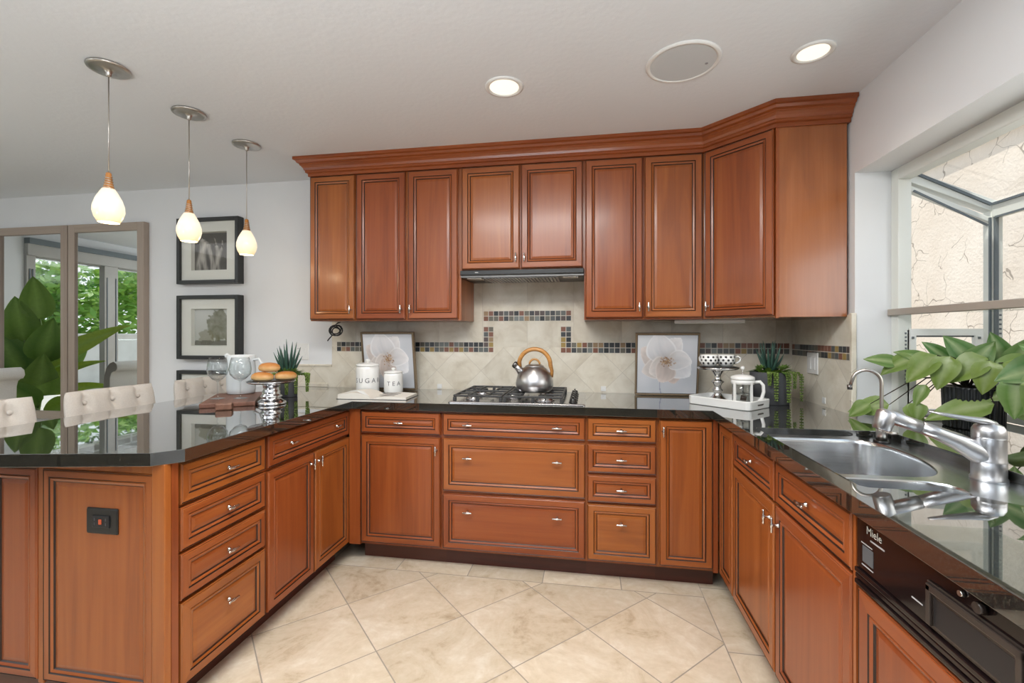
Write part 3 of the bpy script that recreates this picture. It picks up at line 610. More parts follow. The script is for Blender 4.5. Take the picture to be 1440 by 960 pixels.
# main faucet
fx, fy = 1.108, 1.478
fc = thing('faucet', 'brushed steel single lever pull-out faucet on the sink deck', 'faucet', (fx, fy, SZ))
MB().lathe([(.040, 0), (.040, .006), (.037, .010), (.0365, .05), (.0375, .052), (.0375, .056), (.0365, .058), (.036, .118), (.037, .120)], 36).build('body', 'brushed_steel', fc)
MB().lathe([(.037, .120), (.036, .122), (.0365, .124), (.036, .140), (.030, .152), (.016, .159), (.001, .161)], 36).build('cap', 'brushed_steel', fc)
sd = Vector((-.995, .10, 0))
pts = [Vector((0, 0, .060)), sd * .030 + Vector((0, 0, .078)), sd * .075 + Vector((0, 0, .104)), sd * .12 + Vector((0, 0, .124)), sd * .16 + Vector((0, 0, .139))]
MB().tube(pts, [.034, .030, .0235, .019, .0178], 20).build('spout', 'brushed_steel', fc)
pts = [sd * .162 + Vector((0, 0, .1395)), sd * .20 + Vector((0, 0, .153)), sd * .232 + Vector((0, 0, .165)), sd * .238 + Vector((0, 0, .166))]
MB().tube(pts, [.0185, .0190, .0195, .018], 20).build('spray_wand', 'brushed_steel', fc)
hd = Vector((-.25, .05, -.95)).normalized(); hp = sd * .242 + Vector((0, 0, .176))
hp2 = hp + hd * .052
MB().tube([hp - hd * .010, hp - hd * .004, hp, hp + hd * .03, hp + hd * .048, hp2], [.012, .021, .0245, .0245, .0235, .021], 24).build('spray_head', 'brushed_steel', fc)
ld = Vector((-.93, .10, .06)); lv = [Vector((.010, 0, .157)), Vector((-.012, 0, .164)), ld * .05 + Vector((0, 0, .165)), ld * .10 + Vector((0, 0, .170)), ld * .150 + Vector((0, 0, .176))]
MB().tube(lv, [.018, .021, .017, .012, .005], 16, 0, True, (1, .45)).build('lever', 'brushed_steel', fc)
# filtered water tap
ft = thing('filter_tap', 'slim gooseneck drinking water tap at the back corner of the sink', 'tap', (1.094, 1.925, SZ))
MB().lathe([(.026, 0), (.026, .006), (.022, .008)], 24).build('base_ring', 'black_plastic', ft)
MB().lathe([(.0175, .008), (.0175, .052), (.014, .058), (.008, .062)], 24).build('valve_body', 'nickel', ft)
pts = [Vector((0, 0, .06)), Vector((0, 0, .12)), Vector((0, 0, .225))]
ad = Vector((-.93, .36, 0)).normalized()
for i in range(1, 11):
    a = PI * i / 10 * .86; pts.append(ad * (.045 - .045 * math.cos(a)) + Vector((0, 0, .225 + .045 * math.sin(a))))
pts.append(pts[-1] + ad * .012 + Vector((0, 0, -.045)))
MB().tube(pts, .0062, 12).build('gooseneck', 'nickel', ft)
MB().tube([pts[-1] + Vector((0, 0, .012)), pts[-1] + Vector((0.001, 0, -.006))], .0085, 12).build('outlet_tip', 'gunmetal', ft)
MB().tube([Vector((0, 0, .040)), Vector((.02, -.03, .040)), Vector((.028, -.042, .043))], [.006, .005, .004], 10).build('handle', 'nickel', ft)
sdp = thing('soap_dispenser', 'short brushed steel soap dispenser at the right edge beside the faucet', 'dispenser', (1.126, 1.352, SZ))
MB().lathe([(.021, 0), (.021, .004), (.018, .006), (.018, .060), (.015, .066)], 24).build('collar', 'brushed_steel', sdp)
MB().lathe([(.010, .066), (.010, .080), (.013, .082), (.013, .092), (.004, .095)], 20).build('pump', 'brushed_steel', sdp)
# dishwasher: local x runs toward the camera, face at y = 0
dw = thing('dishwasher', 'dishwasher with black control panel and cherry door under the sink counter', 'dishwasher', (.640, 0, 0), R(-90))
MB().box((-1.222, .03, .105), (-.615, .55, .868)).build('casing', 'black_plastic', dw)
mb = MB(); mb.box((-1.220, .000, .735), (-.618, .03, .866)); mb.box((-1.220, -.006, .722), (-.618, .03, .733)); mb.box((-1.220, -.004, .708), (-.618, .03, .719)); mb.box((-1.220, -.006, .694), (-.618, .03, .705))
cpn = mb.build('control_panel', 'black_gloss', dw, bevel=.002)
mb = MB(); mb.box((-.985, -.004, .742), (-.78, .001, .825)); mb.box((-.98, -.010, .745), (-.968, -.003, .82)); mb.box((-.797, -.010, .745), (-.785, -.003, .82)); mb.box((-.98, -.010, .808), (-.785, -.003, .822))
mb.build('handle_frame', 'dark_panel', cpn, bevel=.002)
MB().box((-.966, -.0045, .748), (-.80, -.0035, .800)).build('handle_recess', 'ink_black', cpn)
MB().box((-1.195, -.0012, .757), (-1.155, 0, .795)).build('display', 'pot_charcoal', cpn)
mb = MB(); text_mb(mb, 'Miele', .026, 0, lambda v: Vector((-1.180 + v.x, -.0012, .828 + v.y)), 'LEFT'); mb.build('maker_lettering', 'mat_board', cpn)
marks = [(-1.165, .815, -1.115, .8185), (-1.200, .799, -1.158, .8015), (-1.198, .748, -1.155, .7505), (-1.03, .765, -1.0, .7675)]
for k in range(5): marks += [(-.755, .748 + k * .018, -.725 + .004 * (k % 2), .754 + k * .018), (-.712, .751 + k * .018, -.690, .753 + k * .018)]
for x0, z0, x1, z1 in marks: MB().box((x0, -.0012, z0), (x1, -.0004, z1)).build('printed_mark', 'grey_ink', cpn)
MB().tube([Vector((-.862, -.002, .842)), Vector((-.862, -.012, .842))], [.010, .009], 16).build('button', 'dark_panel', cpn)
MB().tube([Vector((-.905, -.001, .842)), Vector((-.905, -.006, .842))], [.006, .005], 14).build('button', 'chrome', cpn)
door_mesh('door', .597, .565, .055, False, dw, (-.919, 0, .400))
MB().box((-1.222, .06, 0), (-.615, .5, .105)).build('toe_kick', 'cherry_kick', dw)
MB().box((-1.235, .0, .105), (-1.223, .03, .872)).build('side_stile', 'cherry_v', dw)
t = cabinet('base_cabinet', 'cherry base cabinet beyond the dishwasher at the near end of the sink run', 'cabinet', (.640, 0, 0), R(-90), -.612, -.32, .105, .872, .56, [('door', -.606, -.326, .11, .858, .05, [(-.58, .8, True)])])
# outlet on the peninsula end
t = wall_plate('wall_outlet', 'black outlet plate with a small red button on the peninsula end panel', 'outlet', (-1.583, 1.2678, .673), 0, 'black_plastic', lambda t: None, .122, .085)
MB().box((-.033, -.010, -.020), (.033, -.005, .020)).build('socket', 'ink_black', t, bevel=.002)
for s in (-1, 1):
    MB().box((s * .022 - .002, -.0106, -.012), (s * .022 + .001, -.0100, -.003)).box((s * .022 - .002, -.0106, .003), (s * .022 + .001, -.0100, .012)).build('slot', 'pot_charcoal', t)
plain('red_button', (.55, .09, .03), .4)
MB().box((-.005, -.0125, -.008), (.005, -.009, .008)).build('test_button', 'red_button', t, bevel=.001)
# ------------------------------------------------------------------ cooktop and kettle
ck = thing('gas_cooktop', 'stainless gas cooktop with cast iron grates set in the granite', 'cooktop', (-.385, 2.668, CT))
mb = MB(); mb.rings([[Vector((q.x, q.y, z)) for q in rrect(.745 - i, .520 - i, .012)] for z, i in ((0.0003, 0), (.004, 0), (.008, .006), (.010, .016), (.0085, .05))], 0, False, True, True); mb.build('top_plate', 'steel', ck)
bur = [(-.265, .125, .040), (-.265, -.125, .035), (-.055, 0, .055), (.150, .125, .035), (.150, -.125, .045)]
for x, y, r in bur:
    mb = MB(); mb.lathe([(r * 1.25, .0085), (r * 1.2, .014), (r, .016), (r, .026), (r * .9, .028)], 28, (x, y, 0), 0); mb.lathe([(r * .86, .028), (r * .86, .034), (r * .8, .037), (r * .2, .038)], 28, (x, y, 0), 1)
    mb.build('burner', ['steel', 'cast_iron'], ck)
def grate(x0, x1, bars_x):
    mb = MB(); y0, y1, z = -.225, .225, .043; b = .012
    for y in (y0, 0.0, y1): mb.box((x0, y - b / 2, z - .012), (x1, y + b / 2, z))
    for x in (x0 + b / 2, x1 - b / 2): mb.box((x - b / 2, y0, z - .012), (x + b / 2, y1, z))
    for x in bars_x: mb.box((x - b / 2, y0, z - .012), (x + b / 2, y0 + .165, z)); mb.box((x - b / 2, y1 - .165, z - .012), (x + b / 2, y1, z))
    for y in (-.113, .113):
        mb.box((x0, y - b / 2, z - .012), (x0 + (x1 - x0) * .30, y + b / 2, z)); mb.box((x1 - (x1 - x0) * .30, y - b / 2, z - .012), (x1, y + b / 2, z))
    for x in (x0 + .008, x1 - .008, (x0 + x1) / 2):
        for y in (y0, y1): mb.box((x - .009, y - .009, .0085), (x + .009, y + .009, z - .012))
    mb.build('grate', 'cast_iron', ck, bevel=.003)
grate(-.350, -.075, (-.265, -.16)); grate(-.068, .255, (.02, .155))
for k in range(5):
    y = -.19 + k * .085
    mb = MB(); mb.lathe([(.024, .009), (.024, .012), (.019, .014), (.017, .030), (.014, .033), (.001, .034)], 20, (.308, y, 0), 0); mb.box((.304, y - .017, .030), (.312, y + .017, .042), 0); mb.build('control_knob', 'black_plastic', ck)
kt = thing('kettle', 'brushed steel whistling kettle with brown wooden hoop handle on the cooktop', 'kettle', (-.305, 2.64, CT + .0435))
MB().lathe([(.070, 0), (.088, .003), (.103, .016), (.1095, .040), (.108, .065), (.100, .092), (.086, .117), (.070, .135), (.058, .143), (.055, .146)], 48).build('body', 'brushed_steel', kt)
ld_ = MB().lathe([(.055, .146), (.054, .150), (.040, .157), (.018, .161), (.001, .162)], 36).build('lid', 'brushed_steel', kt)
MB().tube(arc((0, 0, .158), .030, 0, 180, 12), [.006] * 13, 10).build('lid_loop', 'kettle_wood', ld_)
hp = [Vector((.098, 0, .085)), Vector((.100, 0, .12))] + arc((0, 0, .155), .092, 0, 168, 16) + [Vector((-.088, 0, .135))]
MB().tube(hp, [.010, .011] + [.0125] * 17 + [.013], 12).build('handle', 'kettle_wood', kt)
for s in (-1, 1): MB().bar((s * .092, 0, .085), (s * .090, 0, .150), .014, .012, 0, (0, 1, 0)).build('bracket', 'brushed_steel', kt, bevel=.003)
MB().tube([Vector((-.070, 0, .105)), Vector((-.098, 0, .137)), Vector((-.112, 0, .150))], [.026, .019, .017], 18).build('spout', 'brushed_steel', kt)
MB().tube([Vector((-.108, 0, .146)), Vector((-.120, 0, .159)), Vector((-.124, 0, .162))], [.0195, .020, .015], 18).build('whistle_cap', 'gunmetal', kt)
# ------------------------------------------------------------------ canisters, book, canvases
def canister(name, label, loc, r, h, word, size):
    t = thing(name, label, 'canister', loc)
    MB().lathe([(r * .93, 0), (r * .98, .004), (r, .015), (r, h * .80), (r * .97, h * .86), (r * .90, h * .90), (r * .92, h * .915)], 40).build('jar', 'white_gloss', t)
    l = MB().lathe([(r * .97, h * .905), (r * .99, h * .92), (r * .99, h * .955), (r * .90, h * .985), (r * .5, h * 1.02), (r * .16, h * 1.03)], 40).build('lid', 'white_gloss', t)
    MB().lathe([(r * .10, h * 1.025), (r * .14, h * 1.04), (r * .24, h * 1.085), (r * .22, h * 1.12), (r * .10, h * 1.14), (.001, h * 1.145)], 20).build('knob', 'white_gloss', l)
    mb = MB()
    def bend(v):
        a = v.x / (r + .0008) + R(26); return Vector(((r + .0008) * math.sin(a), -(r + .0008) * math.cos(a), h * .36 + v.y))
    # each letter gets thin slab serifs under and over it
    text_mb(mb, ' '.join(word), size, 0, bend); mb.build('lettering', 'ink_grey', t); return t
canister('canister', 'large white lidded ceramic canister lettered SUGAR', (-1.408, 2.765, CT), .073, .190, 'SUGAR', .042)
canister('canister', 'small white lidded ceramic canister lettered TEA', (-1.236, 2.775, CT), .060, .142, 'TEA', .038)
bk = thing('open_book', 'open magazine lying in front of the white canisters', 'book', (-1.235, 2.560, CT), R(3))
def page_block(s, th):
    mb = MB(); n = 8; top = []; bot = []
    for i in range(n + 1):
        f = i / n; x = s * f * .205; z = th * (1 - (1 - f) ** 3) * (1 - .55 * f) * 2.0 + .004
        top.append(z); bot.append(x)
    rows = []
    for y in (-.10, .10): rows.append([Vector((bot[i], y, .002)) for i in range(n + 1)] + [Vector((bot[i], y, top[i])) for i in range(n, -1, -1)])
    mb.rings(rows, 0, False, True, True); return mb
page_block(-1, .026).build('left_pages', 'paper', bk); page_block(1, .012).build('right_pages', 'paper', bk)
MB().box((-.212, -.105, 0), (.212, .105, .002)).build('cover', 'ink_black', bk)
mb = MB()
for i in range(7): mb.tube([Vector((-.01 - .006 * i, -.095, .010 + .003 * i)), Vector((-.05 - .008 * i, -.098, .048 + .003 * i - .0025 * i)), Vector((-.11 - .007 * i, -.099, .052 - .002 * i))], .0012, 6)
mb.build('loose_page_edges', 'white_matte', bk)
mb = MB()
for k in range(3): mb.add([(.03, -.075 + k * .05, .0225), (.15, -.075 + k * .05, .018), (.15, -.04 + k * .05, .018), (.03, -.04 + k * .05, .0225)], [(0, 1, 2, 3)])
mb.build('printed_blocks', 'paper_print', bk)
def flower(seed):
    rg = random.Random(seed)
    pet = [(-150, .50, .22, (.58, .52, .49)), (160, .46, .20, (.60, .55, .52)), (75, .40, .22, (.52, .43, .39)), (-58, .46, .20, (.66, .65, .66)), (35, .46, .24, (.72, .72, .74)), (-108, .52, .26, (.68, .68, .70)), (150, .36, .20, (.64, .59, .56)), (112, .38, .19, (.60, .52, .48)), (5, .42, .18, (.70, .69, .70))]
    cx, cy = .50, .45
    def fn(u, v):
        c = Vector((.54, .56, .60)).lerp(Vector((.68, .69, .71)), .5 + .5 * math.sin(u * 2.3 + v * 1.7 + 2)) + Vector((.05, .04, .04)) * noise.noise(Vector((u * 4, v * 4, seed)))
        for ang, L, wd, col in pet:
            a = R(ang); dx, dy = u - cx, v - cy; s = (dx * math.cos(a) + dy * math.sin(a)) / L; q = (-dx * math.sin(a) + dy * math.cos(a)) + .05 * math.sin(s * 2.6)
            if 0 < s < 1:
                hw = wd * (math.sin(PI * s ** .75)) ** .7
                e = abs(q) / max(hw, 1e-4)
                if e < 1:
                    k = Vector(col); rim = max(0, (e - .82) / .18); tip = max(0, s - .8) * 2
                    k = k * (0.74 + .36 * s) + Vector((.24, .24, .24)) * max(rim, tip) - Vector((.10, .10, .09)) * max(0, 1 - e * 3) * (1 - s) + Vector((.05, .035, .03)) * noise.noise(Vector((s * 3, q * 22, ang)))
                    if rim < .5 and s < .35: k = k.lerp(Vector((.46, .36, .29)), (.35 - s) * 1.3)
                    f = min(1, (1 - e) * 14); c = c.lerp(k, f)
        if abs(u - (.385 + .05 * (v - .85) * (v - .85) * 20)) < .009 and v > .80: c = c.lerp(Vector((.25, .27, .38)), .8)
        return tuple(min(max(x, 0), .86) for x in c)
    st = [(cx + rg.gauss(0, .045), cy + rg.gauss(0, .04), rg.choice([(.30, .17, .08), (.45, .30, .16), (.22, .13, .08)])) for _ in range(70)]
    def fn2(u, v):
        c = Vector(fn(u, v))
        for x, y, k in st:
            if (u - x) ** 2 + (v - y) ** 2 < .00014: c = c.lerp(Vector(k), .8)
        return tuple(c)
    return fn2
def canvas(label, loc, rz, w, h, lean, seed):
    t = thing('framed_canvas', label, 'picture', loc, rz); 
    piv = MB(); fwd = .010; T = Matrix.Rotation(-lean, 4, 'X')
    d = .030; mb = MB()
    for a, b in (((-w / 2, 0, 0), (w / 2, d, fwd)), ((-w / 2, 0, h - fwd), (w / 2, d, h)), ((-w / 2, 0, fwd), (-w / 2 + fwd, d, h - fwd)), ((w / 2 - fwd, 0, fwd), (w / 2, d, h - fwd))): mb.box(a, b)
    mb.build('frame', 'bronze_frame', t, (0, 0, 0), (-lean, 0, 0), bevel=.0015)
    pc = T @ Vector((0, .006, h / 2)); pa = painted('painting', w - .026, h - .026, 88, 88, flower(seed), t, pc, (-lean, 0, 0))
    MB().box((-w / 2 + fwd, .008, fwd), (w / 2 - fwd, d - .004, h - fwd)).build('backing', 'ink_black', t, (0, 0, 0), (-lean, 0, 0))
    return t
canvas('gold framed white flower painting leaning behind the canisters', (-1.318, 2.905, CT + .002), 0, .372, .392, R(-9), 4)
canvas('gold framed white flower painting leaning beside the white serving tray', (.474, 2.905, CT + .002), 0, .372, .385, R(-9), 9)
# ------------------------------------------------------------------ serving tray with coffee things
ta = R(-44.5)
tr = thing('serving_tray', 'white rectangular serving tray with cut-out handles in the right corner', 'tray', (.735, 2.575, CT), ta)
def in_tray(x, y, z=.008): return Vector((.735 + x * math.cos(ta) - y * math.sin(ta), 2.575 + x * math.sin(ta) + y * math.cos(ta), CT + z))
w, d, h = .335, .225, .045
mb = MB(); mb.rings([rrect(w - i, d - i, max(.028 - i / 2, .012), 5, z=z) for z, i in ((0, .006), (.003, 0), (h - .003, -.004), (h, 0), (h, .012), (.008, .018))], 0, False, True, True)
mb.build('pan', 'white_matte', tr, bevel=.0015)
for s in (-1, 1): # dark oval hand holes through the short ends
    MB().rings([[Vector((s * (w / 2 + .0012), q.x, .027 + q.y)) for q in rrect(.062, .017, .008)], [Vector((s * (w / 2 - .002), q.x, .027 + q.y)) for q in rrect(.062, .017, .008)]], 0, False, True, True).build('hand_hole', 'gunmetal', tr)
p = in_tray(-.075, .03); cs = thing('cake_stand', 'silver pedestal cake stand on the white tray holding two polka dot cups', 'stand', p)
MB().lathe([(.060, 0), (.058, .006), (.046, .016), (.028, .032), (.019, .045), (.021, .056), (.027, .064), (.020, .072), (.017, .086), (.023, .100), (.034, .110), (.024, .116), (.016, .126), (.017, .146), (.030, .168), (.045, .174)], 36).build('pedestal', 'chrome', cs)
MB().lathe([(.02, .173), (.100, .178), (.108, .184), (.108, .190), (.100, .187), (.001, .186)], 48).build('plate', 'chrome', cs)
tag(MB().lathe([(.001, 0), (.094, 0), (.097, .003), (.094, .005), (.001, .005)], 40).build('round_coaster', 'black_plastic', None, p + Vector((0, 0, .1885))), 'flat black round liner on the silver cake stand under the cups', 'liner')
def dotcup(label, loc, rz):
    t = thing('coffee_cup', label, 'cup', loc, rz, None)
    r, h = .045, .062
    MB().lathe([(r * .62, 0), (r * .72, .003), (r * .92, .014), (r, .030), (r, h), (r * .95, h), (r * .94, .03), (r * .8, .010), (.001, .008)], 40).build('bowl', 'white_gloss', t)
    hp = [Vector((r * .97, 0, .050)), Vector((r + .016, 0, .054)), Vector((r + .027, 0, .044)), Vector((r + .024, 0, .028)), Vector((r + .010, 0, .018)), Vector((r * .92, 0, .016))]
    MB().tube(hp, .0045, 10).build('handle', 'white_gloss', t)
    mb = MB()
    for j, z in enumerate((.018, .034, .051)):
        for i in range(11):
            a = 2 * PI * (i + .5 * (j % 2)) / 11; rr = r + .0006; c = Vector((rr * math.cos(a), rr * math.sin(a), z)); u = Vector((-math.sin(a), math.cos(a), 0)); n_ = Vector((math.cos(a), math.sin(a), 0))
            mb.add([c + u * .0064 * math.cos(k * PI / 5) + Vector((0, 0, .0060 * math.sin(k * PI / 5))) for k in range(10)], [list(range(10))], 0)
    mb.build('polka_dots', 'ink_black', t); return t
q = p + Vector((0, 0, .1940)); dr = Vector((.985, .17, 0))
dotcup('left of the two polka dot cups on the silver cake stand', q - dr * .047, R(120)); dotcup('right polka dot cup with its handle turned to the coffee press', q + dr * .046, R(-8))
p = in_tray(.075, .005); fp = thing('french_press', 'white framed glass coffee press standing on the white tray', 'coffee press', p, R(-14))
r = .050
MB().lathe([(r, .012), (r, .132), (r - .003, .132), (r - .003, .014), (.001, .014)], 40).build('beaker', 'vessel_glass', fp)
mb = MB(); mb.lathe([(r + .004, 0), (r + .007, .004), (r + .006, .018), (r + .003, .020), (.001, .020)], 40); mb.lathe([(r + .002, .112), (r + .006, .112), (r + .006, .134), (r + .002, .134)], 40, cap0=False, cap1=False)
for k in range(4):
    a = PI / 4 + PI / 2 * k; c = Vector((math.cos(a), math.sin(a), 0)) * (r + .004); mb.bar(c + Vector((0, 0, .01)), c + Vector((0, 0, .125)), .014, .005, 0, (math.cos(a), math.sin(a), 0))
mb.build('holder', 'white_gloss', fp)
ld_ = MB().lathe([(r + .007, .134), (r + .008, .140), (r + .006, .150), (r * .7, .158), (.012, .162), (.001, .162)], 40).build('lid', 'white_gloss', fp)
pl = MB().lathe([(.0025, .160), (.0025, .188)], 12).build('plunger_rod', 'chrome', fp); MB().sphere((0, 0, .194), .0105, 0, 16, 10).build('plunger_knob', 'white_gloss', pl)
MB().lathe([(r - .005, .060), (r - .005, .063), (.004, .064), (.004, .16)], 32).build('filter', 'chrome', fp)
hp = [Vector((r + .004, 0, .122)), Vector((r + .030, 0, .126)), Vector((r + .044, 0, .108)), Vector((r + .046, 0, .075)), Vector((r + .038, 0, .042)), Vector((r + .022, 0, .020)), Vector((r + .006, 0, .016))]
MB().tube(hp, .0085, 12).build('handle', 'white_gloss', fp)
MB().tube([Vector((-.012, -r + .012, .045)), Vector((.014, -r + .012, .040))], [.014, .012], 12).build('coffee_scoop', 'coffee', fp)
# ------------------------------------------------------------------ greenery helpers
def leaf(mb, cols, base, dirv, up, L, Wd, col, vein, droop=.25, fold=.18, heart=0.0, n=7, twist=0.0):
    base, d, u = Vector(base), Vector(dirv).normalized(), Vector(up)
    s = d.cross(u).normalized(); u = s.cross(d).normalized(); rows = []
    o = len(mb.v)
    for i in range(n + 1):
        f = i / n; wd = Wd * (math.sin(PI * min(f ** (.75 - .25 * heart) , 1)) ** .8) if 0 < f < 1 else 0.0005
        c = base + d * L * f - u * droop * L * f * f
        for k, e in enumerate((-1, -.5, 0, .5, 1)):
            mb.v.append(tuple(c + s * wd * e + u * (abs(e) * wd * fold + .012 * L * math.sin(9 * f + 3 * e + twist))))
            w = (abs(e) < .2); cols.append(tuple(Vector(col).lerp(Vector(vein), .7 if w else (.25 if abs(e) > .8 else 0))))
    for i in range(n):
        for k in range(4):
            a = o + i * 5 + k; mb.f.append([a, a + 1, a + 6, a + 5]); mb.m.append(0); mb.sm.append(True)
def spike(mb, cols, base, dirv, L, r, col):
    o = len(mb.v); d = Vector(dirv).normalized(); mb.tube([Vector(base), Vector(base) + d * L * .35, Vector(base) + d * L * .75 + Vector((0, 0, .01)), Vector(base) + d * L + Vector((0, 0, .02))], [r * .8, r, r * .6, r * .08], 6)
    for i in range(len(mb.v) - o): cols.append(tuple(Vector(col) * (.8 + .5 * ((i // 6) / 3))))
def strand(parent, base, out, drop, rg, col, nb=13, r=.0085):
    mb = MB(); cols = []; base, out = Vector(base), Vector(out); pts = []
    for i in range(nb + 1):
        f = i / nb; x = min(1, f * 3.2); pts.append(base + out * (1 - (1 - x) ** 2) + Vector((0, 0, .012 * math.sin(min(f * 4, PI)) - drop * max(0, f - .12) / .88)))
    mb.tube(pts, .002, 5); cols += [(.10, .16, .03)] * len(mb.v)
    for i, p_ in enumerate(pts[1:]):
        for k in range(4):
            a = k * PI / 2 + i * .8; o = len(mb.v); e = Vector((math.cos(a), math.sin(a), -.35)) * r * (.95 - .4 * i / nb)
            rr = r * (1 - .35 * i / nb); mb.sphere(p_ + e, (rr * .50, rr * .50, rr * .62), 0, 6, 4); cc = Vector(col).lerp(Vector((.42, .50, .16)), rg.random() * .6) * rg.uniform(.55, 1.25); cols += [tuple(cc)] * (len(mb.v) - o)
    return mb.build('trailing_stem', 'leaf', parent, colors=cols)
GA, GL, GD = (.05, .115, .095), (.20, .33, .045), (.045, .12, .025)
def succulent(label, loc, pot_r, pot_h, spikes, strands, seed, hgt):
    rg = random.Random(seed); t = thing('potted_succulent', label, 'plant', loc)
    MB().lathe([(pot_r * .93, 0), (pot_r * .96, .004), (pot_r, pot_h - .004), (pot_r * .99, pot_h), (pot_r * .92, pot_h), (pot_r * .90, pot_h - .015), (.001, pot_h - .015)], 40).build('pot', 'pot_charcoal', t)
    mb = MB(); cols = []
    for i in range(spikes):
        a = i * 2.4; tl = .10 + .62 * (i / spikes); spike(mb, cols, (.012 * math.cos(a), .012 * math.sin(a), pot_h - .01), (math.cos(a) * tl, math.sin(a) * tl, 1), hgt * (1 - .35 * i / spikes) * rg.uniform(.9, 1.05), .0085, GA)
    mb.build('agave_leaves', 'leaf', t, colors=cols)
    mb = MB(); cols = []
    for i in range(46):
        a = rg.uniform(0, 2 * PI); rr = max(pot_r, .075) * rg.uniform(.5, 1.05); b = Vector((rr * .7 * math.cos(a), rr * .7 * math.sin(a), pot_h - .005)); leaf(mb, cols, b, (math.cos(a), math.sin(a), rg.uniform(.2, 1.4)), (0, 0, 1), rg.uniform(.03, .065), .011, Vector((.06, .17, .03)).lerp(Vector((.24, .40, .06)), rg.random()), GL, .3, .3, 0, 4)
    for c in ((.35, -.72), (-.62, -.35), (.75, -.1)): # rosettes
        cc = Vector((c[0] * pot_r, c[1] * pot_r, pot_h + .012))
        for k in range(18):
            a = k * 2.4; e = .25 + 1.2 * (1 - k / 18); leaf(mb, cols, cc, (math.cos(a) * e, math.sin(a) * e, .9), (0, 0, 1), .034, .010, (.22, .36, .08), (.32, .46, .14), .1, .3, 0, 3)
    mb.build('ground_foliage', 'leaf', t, colors=cols)
    for a, out, drop, rr in strands:
        a = R(a); dv = Vector((math.cos(a), math.sin(a), 0)); strand(t, dv * pot_r * .75 + Vector((0, 0, pot_h)), dv * out, drop, rg, GL, 13, rr)
    return t
succulent('dark potted succulent trailing over the counter in the right corner by the coffee press', (.985, 2.70, CT), .098, .172, 15, [(-95, .045, .140, .011), (-62, .045, .148, .011), (-20, .075, .148, .0095), (-110, .05, .06, .010), (-40, .05, .08, .009)], 5, .165)
succulent('dark potted succulent behind the silver bread stand on the peninsula', (-1.79, 2.50, CT), .055, .135, 17, [(-60, .04, .108, .011), (-25, .045, .108, .010), (-95, .035, .10, .010), (10, .075, .10, .011), (35, .07, .05, .011), (-160, .05, .05, .010)], 8, .20)
# ------------------------------------------------------------------ peninsula set: board, glasses, pitcher, bread stand
ba = R(122.5)
bd = thing('serving_board', 'brown wooden serving board with a block handle on the peninsula', 'board', (-1.955, 2.27, CT), ba)
MB().box((-.225, -.125, .0), (.225, .125, .024)).build('board', 'walnut', bd, bevel=.004)
mb = MB(); mb.box((-.285, -.026, .002), (-.225, .026, .024)); mb.box((-.335, -.036, .0), (-.283, .036, .034)); mb.build('handle', 'walnut', bd, bevel=.006)
def wine_glass(label, x, y, r, h):
    t = thing('wine_glass', label, 'glass', (x, y, CT + .0245))
    MB().lathe([(.036, 0), (.036, .0015), (.012, .004), (.0045, .010), (.0038, .05), (.0042, h * .40), (.008, h * .43)], 32).build('foot_and_stem', 'vessel_glass', t)
    MB().lathe([(.006, h * .425), (r * .5, h * .47), (r * .9, h * .58), (r, h * .70), (r * .93, h * .85), (r * .78, h), (r * .77, h), (r * .91, h * .85), (r * .975, h * .70), (r * .88, h * .585), (r * .48, h * .48), (.001, h * .455)], 40, cap0=False).build('bowl', 'vessel_glass', t); return t
wine_glass('wine glass on the wooden board nearest the stools', -2.00, 2.20, .052, .225); wine_glass('wine glass on the wooden board standing directly before the white pitcher', -1.89, 2.235, .056, .225)
pt = thing('pitcher', 'white ceramic pitcher at the back of the wooden board behind the wine glasses', 'pitcher', (-2.045, 2.425, CT + .0245), R(10))
MB().lathe([(.068, 0), (.074, .005), (.077, .03), (.078, .14), (.074, .19), (.076, .228), (.072, .228), (.070, .19), (.073, .14), (.07, .01), (.001, .008)], 40).build('jug', 'ceramic_pale', pt)
hp = [Vector((.072, 0, .20)), Vector((.105, 0, .205)), Vector((.122, 0, .18)), Vector((.120, 0, .12)), Vector((.105, 0, .075)), Vector((.077, 0, .06))]
MB().tube(hp, .0085, 10).build('handle', 'ceramic_pale', pt)
MB().tube([Vector((-.066, 0, .205)), Vector((-.090, 0, .232))], [.020, .012], 12).build('spout', 'ceramic_pale', pt)
st = thing('bread_stand', 'silver pedestal stand with black plate holding three bread rolls', 'stand', (-1.685, 2.215, CT))
MB().lathe([(.072, 0), (.074, .006), (.070, .016), (.052, .028), (.046, .034), (.056, .044), (.046, .052), (.043, .060), (.045, .070), (.040, .076), (.041, .100), (.050, .112)], 40).build('pedestal', 'hammered_silver', st)
MB().lathe([(.03, .110), (.110, .116), (.119, .122), (.119, .127), (.110, .124), (.001, .123)], 48).build('plate_rim', 'hammered_silver', st)
MB().lathe([(.001, .1235), (.108, .1245), (.113, .128), (.111, .130), (.001, .128)], 48).build('black_plate', 'black_plastic', st)
def bun(label, loc, rz, tilt=0.0):
    mb = MB(); mb.lathe([(.001, -.020), (.030, -.020), (.042, -.014), (.046, -.002), (.042, .012), (.030, .022), (.014, .026), (.001, .027)], 28)
    for i, q_ in enumerate(mb.v): mb.v[i] = (q_[0] * 1.28, q_[1] * .85, q_[2] * (1 + .08 * noise.noise(Vector(q_) * 30)))
    o = mb.build('bread_roll', 'bread', None, loc, (tilt, 0, rz)); return tag(o, label, 'bread')
z0 = CT + .128
bun('golden bread roll lying front left on the silver stand', (-1.715, 2.185, z0 + .0205), R(12)); bun('golden bread roll tucked behind at the right of the pile', (-1.632, 2.262, z0 + .0205), R(60)); bun('golden bread roll topmost of the pile on the silver stand', (-1.697, 2.215, z0 + .069), R(5), .08)
